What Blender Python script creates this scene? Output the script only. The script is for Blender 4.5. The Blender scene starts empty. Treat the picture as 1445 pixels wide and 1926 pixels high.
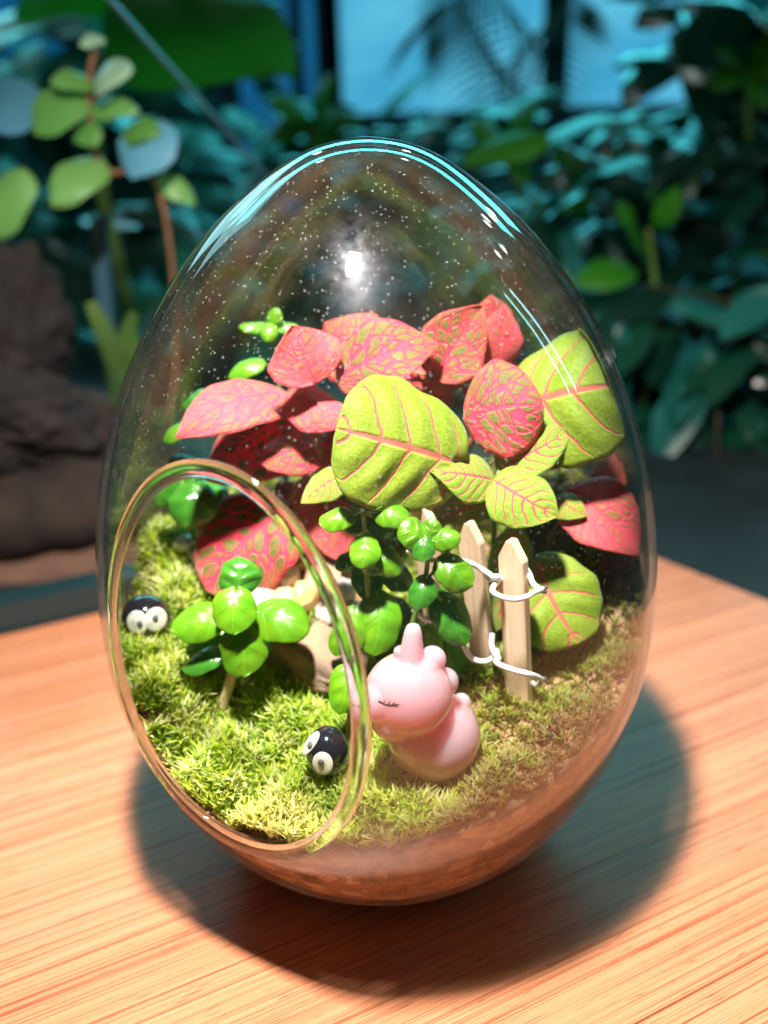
import bpy, bmesh, math, random
import numpy as np
from mathutils import Vector, Matrix

S = 0.01                                   # everything below is written in centimetres
rad = math.radians
random.seed(7); rng = np.random.default_rng(7)
sc = bpy.context.scene
col = sc.collection

# ------------------------------------------------------------------ camera
W0, H0, FPX = 1445.0, 1926.0, 1700.0
PITCH, ROLL = rad(23.0), rad(-1.542)
CAM = Vector((0.239, -23.7, 20.737))
FW = Vector((0, math.cos(PITCH), -math.sin(PITCH)))
_up = Vector((0, math.sin(PITCH), math.cos(PITCH))); _rt = Vector((1, 0, 0))
RT = _rt*math.cos(ROLL) + _up*math.sin(ROLL)
UP = -_rt*math.sin(ROLL) + _up*math.cos(ROLL)
cd = bpy.data.cameras.new('camera'); cam = bpy.data.objects.new('camera', cd); col.objects.link(cam)
cd.sensor_fit = 'HORIZONTAL'; cd.sensor_width = 36; cd.lens = 36*FPX/W0
cd.clip_start = 0.01; cd.clip_end = 50
m = Matrix((RT, UP, -FW)).transposed().to_4x4(); m.translation = CAM*S
cam.matrix_world = m
cd.dof.use_dof = True; cd.dof.focus_distance = 0.218; cd.dof.aperture_fstop = 9.2
sc.camera = cam

# ------------------------------------------------------------------ world, lamps, exposure
w = bpy.data.worlds.new('World'); sc.world = w; w.use_nodes = True
bg = w.node_tree.nodes['Background']
bg.inputs[0].default_value = (0.46, 0.56, 0.52, 1); bg.inputs[1].default_value = 0.11
sc.view_settings.view_transform = 'Standard'; sc.view_settings.look = 'None'
sc.view_settings.exposure = 0.0; sc.view_settings.gamma = 1.0

def lamp(name, loc, aim, sx, sy, power, color, shape='RECTANGLE', spread=180):
    d = bpy.data.lights.new(name, 'AREA'); o = bpy.data.objects.new(name, d); col.objects.link(o)
    d.shape = shape; d.size = sx*S
    if shape in ('RECTANGLE', 'ELLIPSE'): d.size_y = sy*S
    d.energy = power; d.color = color; d.spread = rad(spread)
    o.location = Vector(loc)*S
    o.rotation_euler = (Vector(aim)-Vector(loc)).to_track_quat('-Z', 'Y').to_euler()
    return o
lamp('led_lamp', (-3.2, -10.5, 47), (0, 0, 6), 2.6, 3.8, 3.5, (1.0, 0.93, 0.86), 'RECTANGLE', 120)
lamp('window_light_left', (-62, 118, 66), (0, 0, 15), 44, 44, 1.5, (0.42, 0.92, 1.0))
lamp('window_light_back', (10, 205, 112), (10, 60, 12), 270, 26, 27.0, (0.08, 0.74, 0.86))
lamp('strip_light_right', (95, 22, 62), (0, 0, 12), 2.0, 46, 0.5, (0.35, 0.85, 1.0))
for k, (dx, dy, dz, s) in enumerate([(-.21, .836, .506, 2.6), (.186, .804, .564, 2.6), (.524, .709, .471, 2.4), (.555, .665, .50, 2.4), (.688, .455, .566, 2.8)]):
    lamp('ceiling_spot', (dx*110+1.5*(1 if dx > 0 else -1), dy*110-2.5, 19+dz*110), (0, 0, 18), s*1.6, s*1.6, 0.10, (0.85, 1.0, 0.97), 'DISK')

cy = sc.cycles
cy.use_denoising = True
try: cy.denoiser = 'OPENIMAGEDENOISE'
except Exception: pass
cy.max_bounces = 14; cy.transparent_max_bounces = 40; cy.transmission_bounces = 10
cy.glossy_bounces = 6; cy.diffuse_bounces = 4; cy.caustics_refractive = False; cy.caustics_reflective = False
cy.sample_clamp_indirect = 4.0

# ------------------------------------------------------------------ geometry helpers
def at(px, py, Y):
    """point of the place seen at a photograph position, at the depth Y (cm)"""
    d = FW*FPX + RT*(px-W0/2) - UP*(py-H0/2)
    return CAM + d*((Y-CAM.y)/d.y)
def atz(px, py, Z):
    d = FW*FPX + RT*(px-W0/2) - UP*(py-H0/2)
    return CAM + d*((Z-CAM.z)/d.z)
def ppc(P): return FPX/((Vector(P)-CAM).dot(FW))      # photograph pixels per centimetre there
def on_ball(px, py, c, r):
    d = (FW*FPX + RT*(px-W0/2) - UP*(py-H0/2)).normalized(); oc = CAM-Vector(c)
    b = oc.dot(d); q = b*b-(oc.dot(oc)-r*r)
    return CAM + d*(-b-math.sqrt(max(q, 0)))

def tagd(o, label, cat=None, group=None, kind=None):
    if label: o['label'] = label
    if cat: o['category'] = cat
    if group: o['group'] = group
    if kind: o['kind'] = kind
    return o
def empty(name, loc, label, cat, group=None):
    o = bpy.data.objects.new(name, None); col.objects.link(o); o.location = Vector(loc)*S
    o.empty_display_size = 0.01
    return tagd(o, label, cat, group)
def mk(name, verts, faces, mat, parent=None, origin=None, uv=None, smooth=True):
    """verts in world cm; stored relative to the parent's location (or to origin)"""
    base = parent_world(parent) if parent else Vector(origin or (0, 0, 0))
    me = bpy.data.meshes.new(name)
    V = (np.asarray([tuple(v) for v in verts], float) - np.array(base))*S
    me.from_pydata(V.tolist(), [], [tuple(f) for f in faces]); me.update()
    if smooth: me.polygons.foreach_set('use_smooth', [True]*len(me.polygons))
    if uv is not None:
        lay = me.uv_layers.new(name='leaf')
        idx = np.empty(len(me.loops), int); me.loops.foreach_get('vertex_index', idx)
        lay.data.foreach_set('uv', np.asarray(uv, np.float32)[idx].ravel())
    if mat: me.materials.append(mat)
    o = bpy.data.objects.new(name, me); col.objects.link(o)
    if parent: o.parent = parent
    else: o.location = base*S
    return o
def parent_world(p):
    v = Vector((0, 0, 0))
    while p: v += p.location/S; p = p.parent
    return v
def tube(pts, r, n=8, close_ends=True):
    """round tube along points (cm); r number or list"""
    P = [Vector(p) for p in pts]; rr = r if hasattr(r, '__len__') else [r]*len(P)
    V, F = [], []
    t0 = (P[1]-P[0]).normalized(); a = t0.orthogonal().normalized()
    for i, p in enumerate(P):
        t = (P[min(i+1, len(P)-1)]-P[max(i-1, 0)]).normalized()
        a = (a - t*a.dot(t)).normalized(); b = t.cross(a)
        for k in range(n):
            th = 2*math.pi*k/n; V.append(p + (a*math.cos(th)+b*math.sin(th))*rr[i])
    for i in range(len(P)-1):
        for k in range(n):
            F.append((i*n+k, i*n+(k+1) % n, (i+1)*n+(k+1) % n, (i+1)*n+k))
    if close_ends:
        F.append(tuple(range(n))[::-1]); F.append(tuple((len(P)-1)*n+k for k in range(n)))
    return V, F
def spline(pts, n=6):
    P = [Vector(p) for p in pts]; out = []
    for i in range(len(P)-1):
        p0, p1, p2, p3 = P[max(i-1, 0)], P[i], P[i+1], P[min(i+2, len(P)-1)]
        for k in range(n):
            t = k/n
            out.append(0.5*((2*p1)+(p2-p0)*t+(2*p0-5*p1+4*p2-p3)*t*t+(3*p1-p0-3*p2+p3)*t**3))
    out.append(P[-1]); return out
def merge(*parts):
    V, F = [], []
    for v, f in parts:
        o = len(V); V += list(v); F += [tuple(i+o for i in q) for q in f]
    return V, F
def ball(c, r, seg=24, rings=16, scl=(1, 1, 1), rot=None):
    V, F = [], []
    for j in range(rings+1):
        ph = math.pi*j/rings
        for i in range(seg):
            th = 2*math.pi*i/seg
            p = Vector((math.sin(ph)*math.cos(th)*scl[0], math.sin(ph)*math.sin(th)*scl[1], math.cos(ph)*scl[2]))*r
            if rot: p = rot @ p
            V.append(Vector(c)+p)
    for j in range(rings):
        for i in range(seg):
            F.append((j*seg+i, (j+1)*seg+i, (j+1)*seg+(i+1) % seg, j*seg+(i+1) % seg))
    return V, F

# ------------------------------------------------------------------ materials
def newmat(name):
    mt = bpy.data.materials.new(name); mt.use_nodes = True
    nt = mt.node_tree; nt.nodes.clear()
    out = nt.nodes.new('ShaderNodeOutputMaterial')
    return mt, nt, out
class NT:
    def __init__(s, nt): s.nt = nt
    def n(s, t, **kw):
        nd = s.nt.nodes.new(t)
        for k, v in kw.items():
            if k.startswith('i_'):
                key = k[2:]; key = int(key) if key.isdigit() else key.replace('_', ' ')
                s.put(nd.inputs[key], v)
            else: setattr(nd, k, v)
        return nd
    def put(s, sock, v):
        if isinstance(v, bpy.types.NodeSocket): s.nt.links.new(v, sock)
        elif isinstance(v, bpy.types.Node): s.nt.links.new(v.outputs[0], sock)
        else:
            if hasattr(sock, 'default_value') and hasattr(sock.default_value, '__len__') and len(sock.default_value) == 4 and len(v) == 3: v = (*v, 1)
            sock.default_value = v
    def math(s, op, a, b=0.0, c=None, clamp=False):
        nd = s.nt.nodes.new('ShaderNodeMath'); nd.operation = op; nd.use_clamp = clamp
        s.put(nd.inputs[0], a); s.put(nd.inputs[1], b)
        if c is not None: s.put(nd.inputs[2], c)
        return nd.outputs[0]
    def mix(s, f, a, b):
        nd = s.nt.nodes.new('ShaderNodeMix'); nd.data_type = 'RGBA'
        s.put(nd.inputs['Factor'], f); s.put(nd.inputs[6], a); s.put(nd.inputs[7], b)
        return nd.outputs[2]
    def step(s, x, lo, hi, inv=False):
        nd = s.nt.nodes.new('ShaderNodeMapRange'); nd.interpolation_type = 'SMOOTHSTEP'
        s.put(nd.inputs[0], x); s.put(nd.inputs[1], lo); s.put(nd.inputs[2], hi)
        nd.inputs[3].default_value = 1.0 if inv else 0.0; nd.inputs[4].default_value = 0.0 if inv else 1.0
        return nd.outputs[0]
    def link(s, a, b): s.nt.links.new(a.outputs[0] if isinstance(a, bpy.types.Node) else a, b)
    def shmix(s, f, a, b):
        nd = s.nt.nodes.new('ShaderNodeMixShader'); s.put(nd.inputs[0], f); s.link(a, nd.inputs[1]); s.link(b, nd.inputs[2]); return nd
    def bsdf(s, **kw):
        nd = s.nt.nodes.new('ShaderNodeBsdfPrincipled')
        for k, v in kw.items(): s.put(nd.inputs[k.replace('_', ' ')], v)
        return nd
    def noise(s, scale, vec=None, detail=4, rough=0.55, dist=0.0):
        nd = s.nt.nodes.new('ShaderNodeTexNoise'); nd.inputs['Scale'].default_value = scale
        nd.inputs['Detail'].default_value = detail; nd.inputs['Roughness'].default_value = rough; nd.inputs['Distortion'].default_value = dist
        if vec is not None: s.put(nd.inputs['Vector'], vec)
        return nd
    def bump(s, h, strength=0.3, dist=0.0005):
        nd = s.nt.nodes.new('ShaderNodeBump'); nd.inputs['Strength'].default_value = strength; nd.inputs['Distance'].default_value = dist
        s.put(nd.inputs['Height'], h); return nd.outputs[0]

def simple_mat(name, color, rough=0.5, var=0.0, scale=80, **kw):
    mt, nt, out = newmat(name); N = NT(nt); c = color
    if var:
        tc = N.n('ShaderNodeTexCoord'); nz = N.noise(scale, tc.outputs['Object'])
        c = N.mix(N.step(nz.outputs[0], .3, .7), tuple(x*(1-var) for x in color), tuple(min(1, x*(1+var)) for x in color))
    b = N.bsdf(Base_Color=c, Roughness=rough, **kw); N.link(b, out.inputs[0]); return mt

def veined_leaf_mat(name, base, base2, vein, halo, nlat=5, vw=0.055, net=0.0, netw=0.25, translucent=0.22, rough=0.5, seed=0.0, flush=0.0, mottle=.5):
    """leaf blade with midrib, curved side veins and (net) a network between them, from the leaf's own u,v"""
    mt, nt, out = newmat(name); N = NT(nt)
    uvn = N.n('ShaderNodeUVMap', uv_map='leaf'); sep = N.n('ShaderNodeSeparateXYZ'); N.link(uvn, sep.inputs[0])
    u = sep.outputs[0]; v = N.math('MULTIPLY_ADD', sep.outputs[1], 2.0, -1.0); av = N.math('ABSOLUTE', v)
    ob = N.n('ShaderNodeObjectInfo')
    off = N.n('ShaderNodeCombineXYZ'); N.put(off.inputs[2], N.math('MULTIPLY', ob.outputs['Random'], 40.0))
    vec = N.n('ShaderNodeVectorMath', operation='ADD'); N.link(uvn, vec.inputs[0]); N.link(off, vec.inputs[1])
    wob = N.noise(4.0, vec.outputs[0], 2); wv = N.math('MULTIPLY_ADD', wob.outputs[0], 0.10, -0.05)
    # midrib
    mid = N.step(av, 0.02, N.math('MULTIPLY_ADD', u, -0.07, 0.12), inv=True)
    # side veins
    q = N.math('SUBTRACT', N.math('ADD', u, wv), N.math('MULTIPLY', av, N.math('MULTIPLY_ADD', av, 0.10, 0.20)))
    fr = N.math('ABSOLUTE', N.math('SUBTRACT', N.math('FRACT', N.math('MULTIPLY', q, float(nlat))), 0.5))
    lw = N.math('MULTIPLY_ADD', av, -vw*1.2, vw*2.6)
    lat = N.step(fr, N.math('MULTIPLY', lw, 0.45), lw, inv=True)
    lat = N.math('MULTIPLY', lat, N.step(av, 0.80, 1.0, inv=True))
    mask = N.math('MAXIMUM', mid, lat)
    if net > 0:
        vo = N.n('ShaderNodeTexVoronoi', feature='DISTANCE_TO_EDGE'); N.put(vo.inputs['Scale'], 5.0)
        st = N.n('ShaderNodeCombineXYZ'); N.put(st.inputs[0], N.math('MULTIPLY', q, 1.5)); N.put(st.inputs[1], N.math('MULTIPLY', v, 0.62)); N.put(st.inputs[2], N.math('MULTIPLY', ob.outputs['Random'], 40.0))
        N.link(st, vo.inputs['Vector'])
        nm = N.step(vo.outputs['Distance'], netw*0.35, netw, inv=True)
        vo2 = N.n('ShaderNodeTexVoronoi', feature='DISTANCE_TO_EDGE'); N.put(vo2.inputs['Scale'], 15.0); N.link(st, vo2.inputs['Vector'])
        nm = N.math('MAXIMUM', nm, N.math('MULTIPLY', N.step(vo2.outputs['Distance'], .02, .10, inv=True), .22))
        mask = N.math('MAXIMUM', mask, N.math('MULTIPLY', nm, net))
    if flush > 0:
        fl = N.noise(2.2, vec.outputs[0], 3)
        mask = N.math('MAXIMUM', mask, N.math('MULTIPLY', N.step(fl.outputs[0], 0.62-flush*0.35, 0.75-flush*0.3), 0.75))
        mask = N.math('MAXIMUM', mask, N.math('MULTIPLY', N.step(av, 0.78, 1.0), 0.7))
    fine = N.noise(38.0, vec.outputs[0], 5, 0.6)
    big = N.noise(3.0, vec.outputs[0], 2)
    b = N.mix(N.step(big.outputs[0], .3, .7), base, base2)
    b = N.mix(N.math('MULTIPLY', N.step(fine.outputs[0], .40, .66), mottle), b, tuple(min(1, x*1.6) for x in base)); b = N.mix(N.math('MULTIPLY', N.step(N.noise(90.0, vec.outputs[0], 3).outputs[0], .55, .7), mottle*.6), b, tuple(x*.5 for x in base))
    c = N.mix(N.math('POWER', mask, 0.7), b, halo); c = N.mix(N.step(mask, .55, 1.0), c, vein)
    hgt = N.math('MULTIPLY_ADD', mask, -1.0, N.math('MULTIPLY', fine.outputs[0], 0.9))
    bm = N.bump(hgt, 0.55, 0.0006)
    p = N.bsdf(Base_Color=c, Roughness=rough, Normal=bm); p.inputs['Specular IOR Level'].default_value = 0.35
    p.inputs['Sheen Weight'].default_value = 0.25; p.inputs['Sheen Roughness'].default_value = 0.4
    tr = N.n('ShaderNodeBsdfTranslucent'); N.put(tr.inputs[0], c)
    N.link(N.shmix(translucent, p, tr), out.inputs[0]); return mt

def glossy_leaf_mat(name, base, base2, rib, rough=0.33, translucent=0.25):
    mt, nt, out = newmat(name); N = NT(nt)
    uvn = N.n('ShaderNodeUVMap', uv_map='leaf'); sep = N.n('ShaderNodeSeparateXYZ'); N.link(uvn, sep.inputs[0])
    u = sep.outputs[0]; v = N.math('MULTIPLY_ADD', sep.outputs[1], 2.0, -1.0); av = N.math('ABSOLUTE', v)
    ob = N.n('ShaderNodeObjectInfo')
    off = N.n('ShaderNodeCombineXYZ'); N.put(off.inputs[2], N.math('MULTIPLY', ob.outputs['Random'], 40.0))
    vec = N.n('ShaderNodeVectorMath', operation='ADD'); N.link(uvn, vec.inputs[0]); N.link(off, vec.inputs[1])
    big = N.noise(2.5, vec.outputs[0], 3)
    mid = N.step(av, 0.0, 0.07, inv=True)
    q = N.math('SUBTRACT', u, N.math('MULTIPLY', av, 0.35))
    fr = N.math('ABSOLUTE', N.math('SUBTRACT', N.math('FRACT', N.math('MULTIPLY', q, 4.0)), 0.5))
    lat = N.math('MULTIPLY', N.step(fr, 0.0, 0.10, inv=True), 0.45)
    mk_ = N.math('MAXIMUM', mid, lat)
    c = N.mix(N.step(big.outputs[0], .3, .7), base, base2)
    c = N.mix(N.math('MULTIPLY', mk_, 0.28), c, rib)
    hue = N.n('ShaderNodeHueSaturation'); N.put(hue.inputs['Color'], c)
    N.put(hue.inputs['Value'], N.math('MULTIPLY_ADD', ob.outputs['Random'], 0.5, 0.75)); c = hue.outputs[0]
    fine = N.noise(30, vec.outputs[0], 3)
    bm = N.bump(N.math('MULTIPLY_ADD', mk_, -0.8, N.math('MULTIPLY', fine.outputs[0], 0.25)), 0.35, 0.0006)
    p = N.bsdf(Base_Color=c, Roughness=rough, Normal=bm); p.inputs['Coat Weight'].default_value = 0.22; p.inputs['Coat Roughness'].default_value = 0.14
    tr = N.n('ShaderNodeBsdfTranslucent'); N.put(tr.inputs[0], c)
    N.link(N.shmix(translucent, p, tr), out.inputs[0]); return mt

def wood_mat(name, light, mid, dark, sx, sy, rough=0.42, streak=1.0):
    """straight grain along the object's x axis"""
    mt, nt, out = newmat(name); N = NT(nt)
    tc = N.n('ShaderNodeTexCoord'); ob = N.n('ShaderNodeObjectInfo')
    off = N.n('ShaderNodeCombineXYZ'); N.put(off.inputs[0], N.math('MULTIPLY', ob.outputs['Random'], 9.0)); N.put(off.inputs[2], N.math('MULTIPLY', ob.outputs['Random'], 5.0))
    add = N.n('ShaderNodeVectorMath', operation='ADD'); N.link(tc.outputs['Object'], add.inputs[0]); N.link(off, add.inputs[1])
    def stretched(ax, ay):
        mp = N.n('ShaderNodeVectorMath', operation='MULTIPLY'); N.link(add, mp.inputs[0]); mp.inputs[1].default_value = (ax, ay, ay); return mp.outputs[0]
    a = N.noise(1.0, stretched(sx, sy), 4, 0.6, 0.1); b = N.noise(1.0, stretched(sx*1.3, sy*2.7), 3, 0.6); g = N.noise(1.0, stretched(sx*2, sy*.22), 3)
    c = N.mix(N.step(g.outputs[0], .3, .72), light, mid)
    fb = N.math('MULTIPLY', N.step(a.outputs[0], .50, .66), 0.85*streak)
    c = N.mix(fb, c, dark)
    c = N.mix(N.math('MULTIPLY', N.step(b.outputs[0], .52, .70), 0.6*streak), c, tuple(x*.8 for x in dark))
    pl = N.noise(1.0, stretched(sx*1.7, sy*1.6), 2)
    c = N.mix(N.math('MULTIPLY', N.step(pl.outputs[0], .55, .75), 0.35*streak), c, tuple(min(1, x*1.2) for x in light))
    po = N.noise(1.0, stretched(sx*22, sy*1.1), 2, .5)          # short pores
    c = N.mix(N.math('MULTIPLY', N.step(po.outputs[0], .63, .72), 0.55*streak), c, tuple(x*.6 for x in dark))
    bl = N.noise(1.0, stretched(sx*3.5, sx*9), 3)              # broad tone patches
    c = N.mix(N.math('MULTIPLY', N.step(bl.outputs[0], .45, .75), 0.35), c, tuple(x*1.1 for x in mid))
    hue = N.n('ShaderNodeHueSaturation'); N.put(hue.inputs['Color'], c); N.put(hue.inputs['Value'], N.math('MULTIPLY_ADD', ob.outputs['Random'], 0.24, 0.88))
    bm = N.bump(N.math('ADD', a.outputs[0], b.outputs[0]), 0.25, 0.0003)
    p = N.bsdf(Base_Color=hue.outputs[0], Roughness=rough, Normal=bm); N.link(p, out.inputs[0]); return mt

# glass wall: clear pane with Fresnel gloss, a little dust and a faint smear
def shell_glass(name):
    mt, nt, out = newmat(name); N = NT(nt)
    geo = N.n('ShaderNodeNewGeometry'); dt = N.n('ShaderNodeVectorMath', operation='DOT_PRODUCT')
    N.link(geo.outputs['Normal'], dt.inputs[0]); N.link(geo.outputs['Incoming'], dt.inputs[1])
    cs = N.math('ABSOLUTE', dt.outputs['Value']); om = N.math('SUBTRACT', 1.0, cs, clamp=True)
    fres = N.math('MULTIPLY_ADD', N.math('POWER', om, 4.6), 0.93, 0.043, clamp=True)
    tr = N.n('ShaderNodeBsdfTransparent'); N.put(tr.inputs[0], N.mix(N.math('POWER', om, 3.0), (0.985, 0.992, 0.988), (0.60, 0.68, 0.66)))
    gl = N.n('ShaderNodeBsdfGlossy'); gl.inputs['Roughness'].default_value = 0.022; N.put(gl.inputs['Color'], (1, 1, 1))
    tc = N.n('ShaderNodeTexCoord')
    nz = N.noise(38, tc.outputs['Object'], 5, .6); smear = N.step(nz.outputs[0], .38, .75)
    gr = N.n('ShaderNodeBsdfGlossy'); gr.inputs['Roughness'].default_value = 0.30; N.put(gr.inputs['Color'], (.9, .9, 1.0))
    # finger smear: fine concentric ridges where the glass was held
    d = N.n('ShaderNodeVectorMath', operation='DISTANCE'); N.link(tc.outputs['Object'], d.inputs[0]); d.inputs[1].default_value = (0.002, -0.040, 0.184)
    dist = N.math('ADD', d.outputs['Value'], N.math('MULTIPLY', N.noise(90, tc.outputs['Object'], 2).outputs[0], 0.003))
    fm = N.math('MULTIPLY', N.math('MULTIPLY', N.step(dist, .008, .030, inv=True), N.step(N.noise(260, tc.outputs['Object'], 4, .7).outputs[0], .40, .65)), 0.0028)
    body = N.shmix(fres, tr, gl)
    body = N.shmix(N.math('ADD', N.math('MULTIPLY', smear, 0.0032), fm, clamp=True), body, gr)
    # dust: scattered white specks; condensation film towards the soil line, the board's reflected haze painted into its tan
    vo = N.n('ShaderNodeTexVoronoi'); N.put(vo.inputs['Scale'], 1100.0); N.link(tc.outputs['Object'], vo.inputs['Vector'])
    sepc = N.n('ShaderNodeSeparateColor'); N.link(vo.outputs['Color'], sepc.inputs[0])
    lim = N.math('MULTIPLY', N.step(sepc.outputs[0], .40, 1.0), 0.125)
    spk = N.math('MULTIPLY', N.math('LESS_THAN', vo.outputs['Distance'], lim), 0.65)
    spk = N.math('MULTIPLY', spk, N.step(N.noise(22, tc.outputs['Object'], 3).outputs[0], .28, .55))
    sz = N.n('ShaderNodeSeparateXYZ'); N.link(tc.outputs['Object'], sz.inputs[0])
    film = N.math('MULTIPLY', N.step(N.math('MULTIPLY_ADD', nz.outputs[0], 0.03, sz.outputs[2]), .052, .094, inv=True), N.math('MULTIPLY_ADD', N.step(N.noise(140, tc.outputs['Object'], 5, .65).outputs[0], .35, .65), 0.10, 0.06))
    haze_ = N.math('MULTIPLY', N.step(N.noise(30, tc.outputs['Object'], 6, .65, .6).outputs[0], .42, .72), 0.008)
    film = N.math('ADD', film, haze_)
    df = N.n('ShaderNodeBsdfDiffuse'); N.put(df.inputs[0], (.85, .85, .82))
    df2 = N.n('ShaderNodeBsdfDiffuse'); N.put(df2.inputs[0], (.66, .42, .28))
    body = N.shmix(film, body, df2); body = N.shmix(spk, body, df)
    N.link(body, out.inputs[0]); return mt

def rim_glass(name):
    mt, nt, out = newmat(name); N = NT(nt)
    g = N.n('ShaderNodeBsdfGlass'); g.inputs['IOR'].default_value = 1.47; g.inputs['Roughness'].default_value = 0.0; N.put(g.inputs['Color'], (.97, 1.0, .98))
    geo = N.n('ShaderNodeNewGeometry'); dt = N.n('ShaderNodeVectorMath', operation='DOT_PRODUCT')
    N.link(geo.outputs['Normal'], dt.inputs[0]); N.link(geo.outputs['Incoming'], dt.inputs[1])
    om = N.math('SUBTRACT', 1.0, N.math('ABSOLUTE', dt.outputs['Value']), clamp=True)
    tr = N.n('ShaderNodeBsdfTransparent'); N.put(tr.inputs[0], N.mix(N.math('POWER', om, 2.0), (.97, .99, .97), (.55, .68, .58)))
    gl = N.n('ShaderNodeBsdfGlossy'); gl.inputs['Roughness'].default_value = 0.02
    clear = N.shmix(N.math('MULTIPLY_ADD', N.math('POWER', om, 4.0), 0.8, 0.05, clamp=True), tr, gl)
    N.link(N.shmix(.04, g, clear), out.inputs[0]); return mt

M = {}
M['shell'] = shell_glass('egg_glass'); M['rim'] = rim_glass('rim_glass')
M['bamboo'] = wood_mat('bamboo', (.57, .242, .125), (.51, .195, .090), (.24, .060, .020), 4.0, 1450, 0.34, 1.35)
M['picket'] = wood_mat('picket_wood', (.80, .61, .43), (.72, .52, .35), (.50, .31, .18), 30, 1300, 0.7, 0.5)
M['wire'] = simple_mat('white_wire', (.82, .82, .80), .35)
M['wire_end'] = simple_mat('cut_wire_end', (.35, .35, .36), .35, Metallic=.8)
M['red'] = veined_leaf_mat('red_net_leaf', (.13, .17, .030), (.10, .145, .026), (.86, .045, .105), (.68, .12, .075), 5, .045, 1.0, .125, .20, .48, flush=.10, mottle=.12)
M['pink'] = veined_leaf_mat('pink_leaf', (.34, .20, .06), (.58, .13, .09), (.90, .085, .15), (.82, .16, .145), 6, .055, .90, .15, .25, .45, flush=.50, mottle=.12)
M['green'] = veined_leaf_mat('green_pink_veined_leaf', (.23, .34, .022), (.28, .38, .035), (.66, .15, .12), (.50, .34, .09), 4, .030, .0, .2, .25, .5)
M['lime'] = veined_leaf_mat('lime_pink_veined_leaf', (.20, .44, .03), (.26, .48, .04), (.86, .11, .14), (.58, .33, .09), 7, .062, .25, .10, .28, .42)
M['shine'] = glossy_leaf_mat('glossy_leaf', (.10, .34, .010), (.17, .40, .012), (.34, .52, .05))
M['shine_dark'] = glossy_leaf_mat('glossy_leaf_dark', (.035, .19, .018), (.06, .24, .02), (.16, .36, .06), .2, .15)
M['stem'] = simple_mat('green_stem', (.16, .30, .05), .5, .3)
M['pale_stem'] = simple_mat('pale_stem', (.52, .40, .22), .6, .3)
M['red_stem'] = simple_mat('reddish_stem', (.28, .13, .06), .6, .3)

# ------------------------------------------------------------------ egg profile and ground inside it
PROF = [(3.55, 0.0), (3.86, .10), (4.18, 0.30), (4.76, 0.74), (5.28, 1.23), (5.75, 1.77), (6.15, 2.35), (6.51, 2.94), (6.82, 3.55), (7.09, 4.16), (7.31, 4.77), (7.5, 5.39), (7.64, 6.02), (7.75, 6.64), (7.82, 7.26), (7.86, 7.88), (7.87, 8.5), (7.85, 9.12), (7.81, 9.74), (7.74, 10.36), (7.65, 10.99), (7.53, 11.62), (7.38, 12.26), (7.2, 12.91), (6.99, 13.58), (6.73, 14.25), (6.43, 14.93), (6.08, 15.62), (5.67, 16.31), (5.21, 17.0), (4.68, 17.68), (4.12, 18.33), (3.47, 18.94), (2.76, 19.49), (2.0, 20.02), (1.42, 20.30), (0.9, 20.46), (0.4, 20.53), (0.0, 20.55)]
_pr = np.array(PROF)
def REGG(z): return np.interp(z, _pr[:, 1], _pr[:, 0])
def RIN(z): return REGG(z) - 0.28
GROUND = np.array([(-2, -6.7, 4.75), (-3.6, -6.1, 4.55), (-5, -4.9, 5.0), (-1.6, -4.8, 5.05), (-3.8, -3.8, 5.5), (-6.5, -2.9, 6.8), (-7.1, -1.6, 7.4), (-7, 0, 6.9), (-4.1, -1.5, 6.1), (-6.6, 2, 9.2), (-6.4, .2, 8.2),
    (1.4, -4.6, 5.1), (3.85, -3.3, 6.4), (3.2, -4.7, 5.8), (5.2, -3.3, 6.6), (6.1, -2.5, 7.0), (7.1, -.8, 8.5), (7.5, .2, 10.0), (5.1, -1.5, 7.3), (1.5, -.5, 6.9), (-2.5, .1, 8.0), (-2.6, 1.5, 8.3), (-4.6, .8, 8.0),
    (0, 6, 8.6), (-4, 5, 9.2), (4, 5, 9.8), (6.5, 3, 10.2), (2.9, -2, 6.9), (0, -7.5, 5.1), (1.5, -7.3, 5.5), (6.7, -3.6, 7.9), (3, -7, 6.0), (5.4, -5.3, 6.9), (-1.5, -2.5, 5.9), (-5.6, -4.7, 5.1), (-.8, -7.0, 5.0)])
def ground(x, y):
    x = np.asarray(x, float); y = np.asarray(y, float)
    d2 = (x[..., None]-GROUND[:, 0])**2 + (y[..., None]-GROUND[:, 1])**2
    wgt = 1/(d2+0.35)**1.6
    return (wgt*GROUND[:, 2]).sum(-1)/wgt.sum(-1)
def gz(x, y): return float(ground(x, y))
def keep_inside(V, margin=0.10):
    for v in V:
        r = math.hypot(v.x, v.y); lim = float(RIN(v.z)) - margin
        if r > lim: k = lim/r; v.x *= k; v.y *= k
    return V

# ------------------------------------------------------------------ setting: dark table top behind and under the board
M['dark_table'] = simple_mat('dark_table_top', (.010, .016, .018), .6, .4, 12)
gt = mk('table_top', [(-130, -60, -2.4), (170, -60, -2.4), (170, 230, -2.4), (-130, 230, -2.4)], [(0, 1, 2, 3)], M['dark_table'], smooth=False)
tagd(gt, 'dark table top reaching back behind the bamboo board', 'table', kind='structure')

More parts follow.
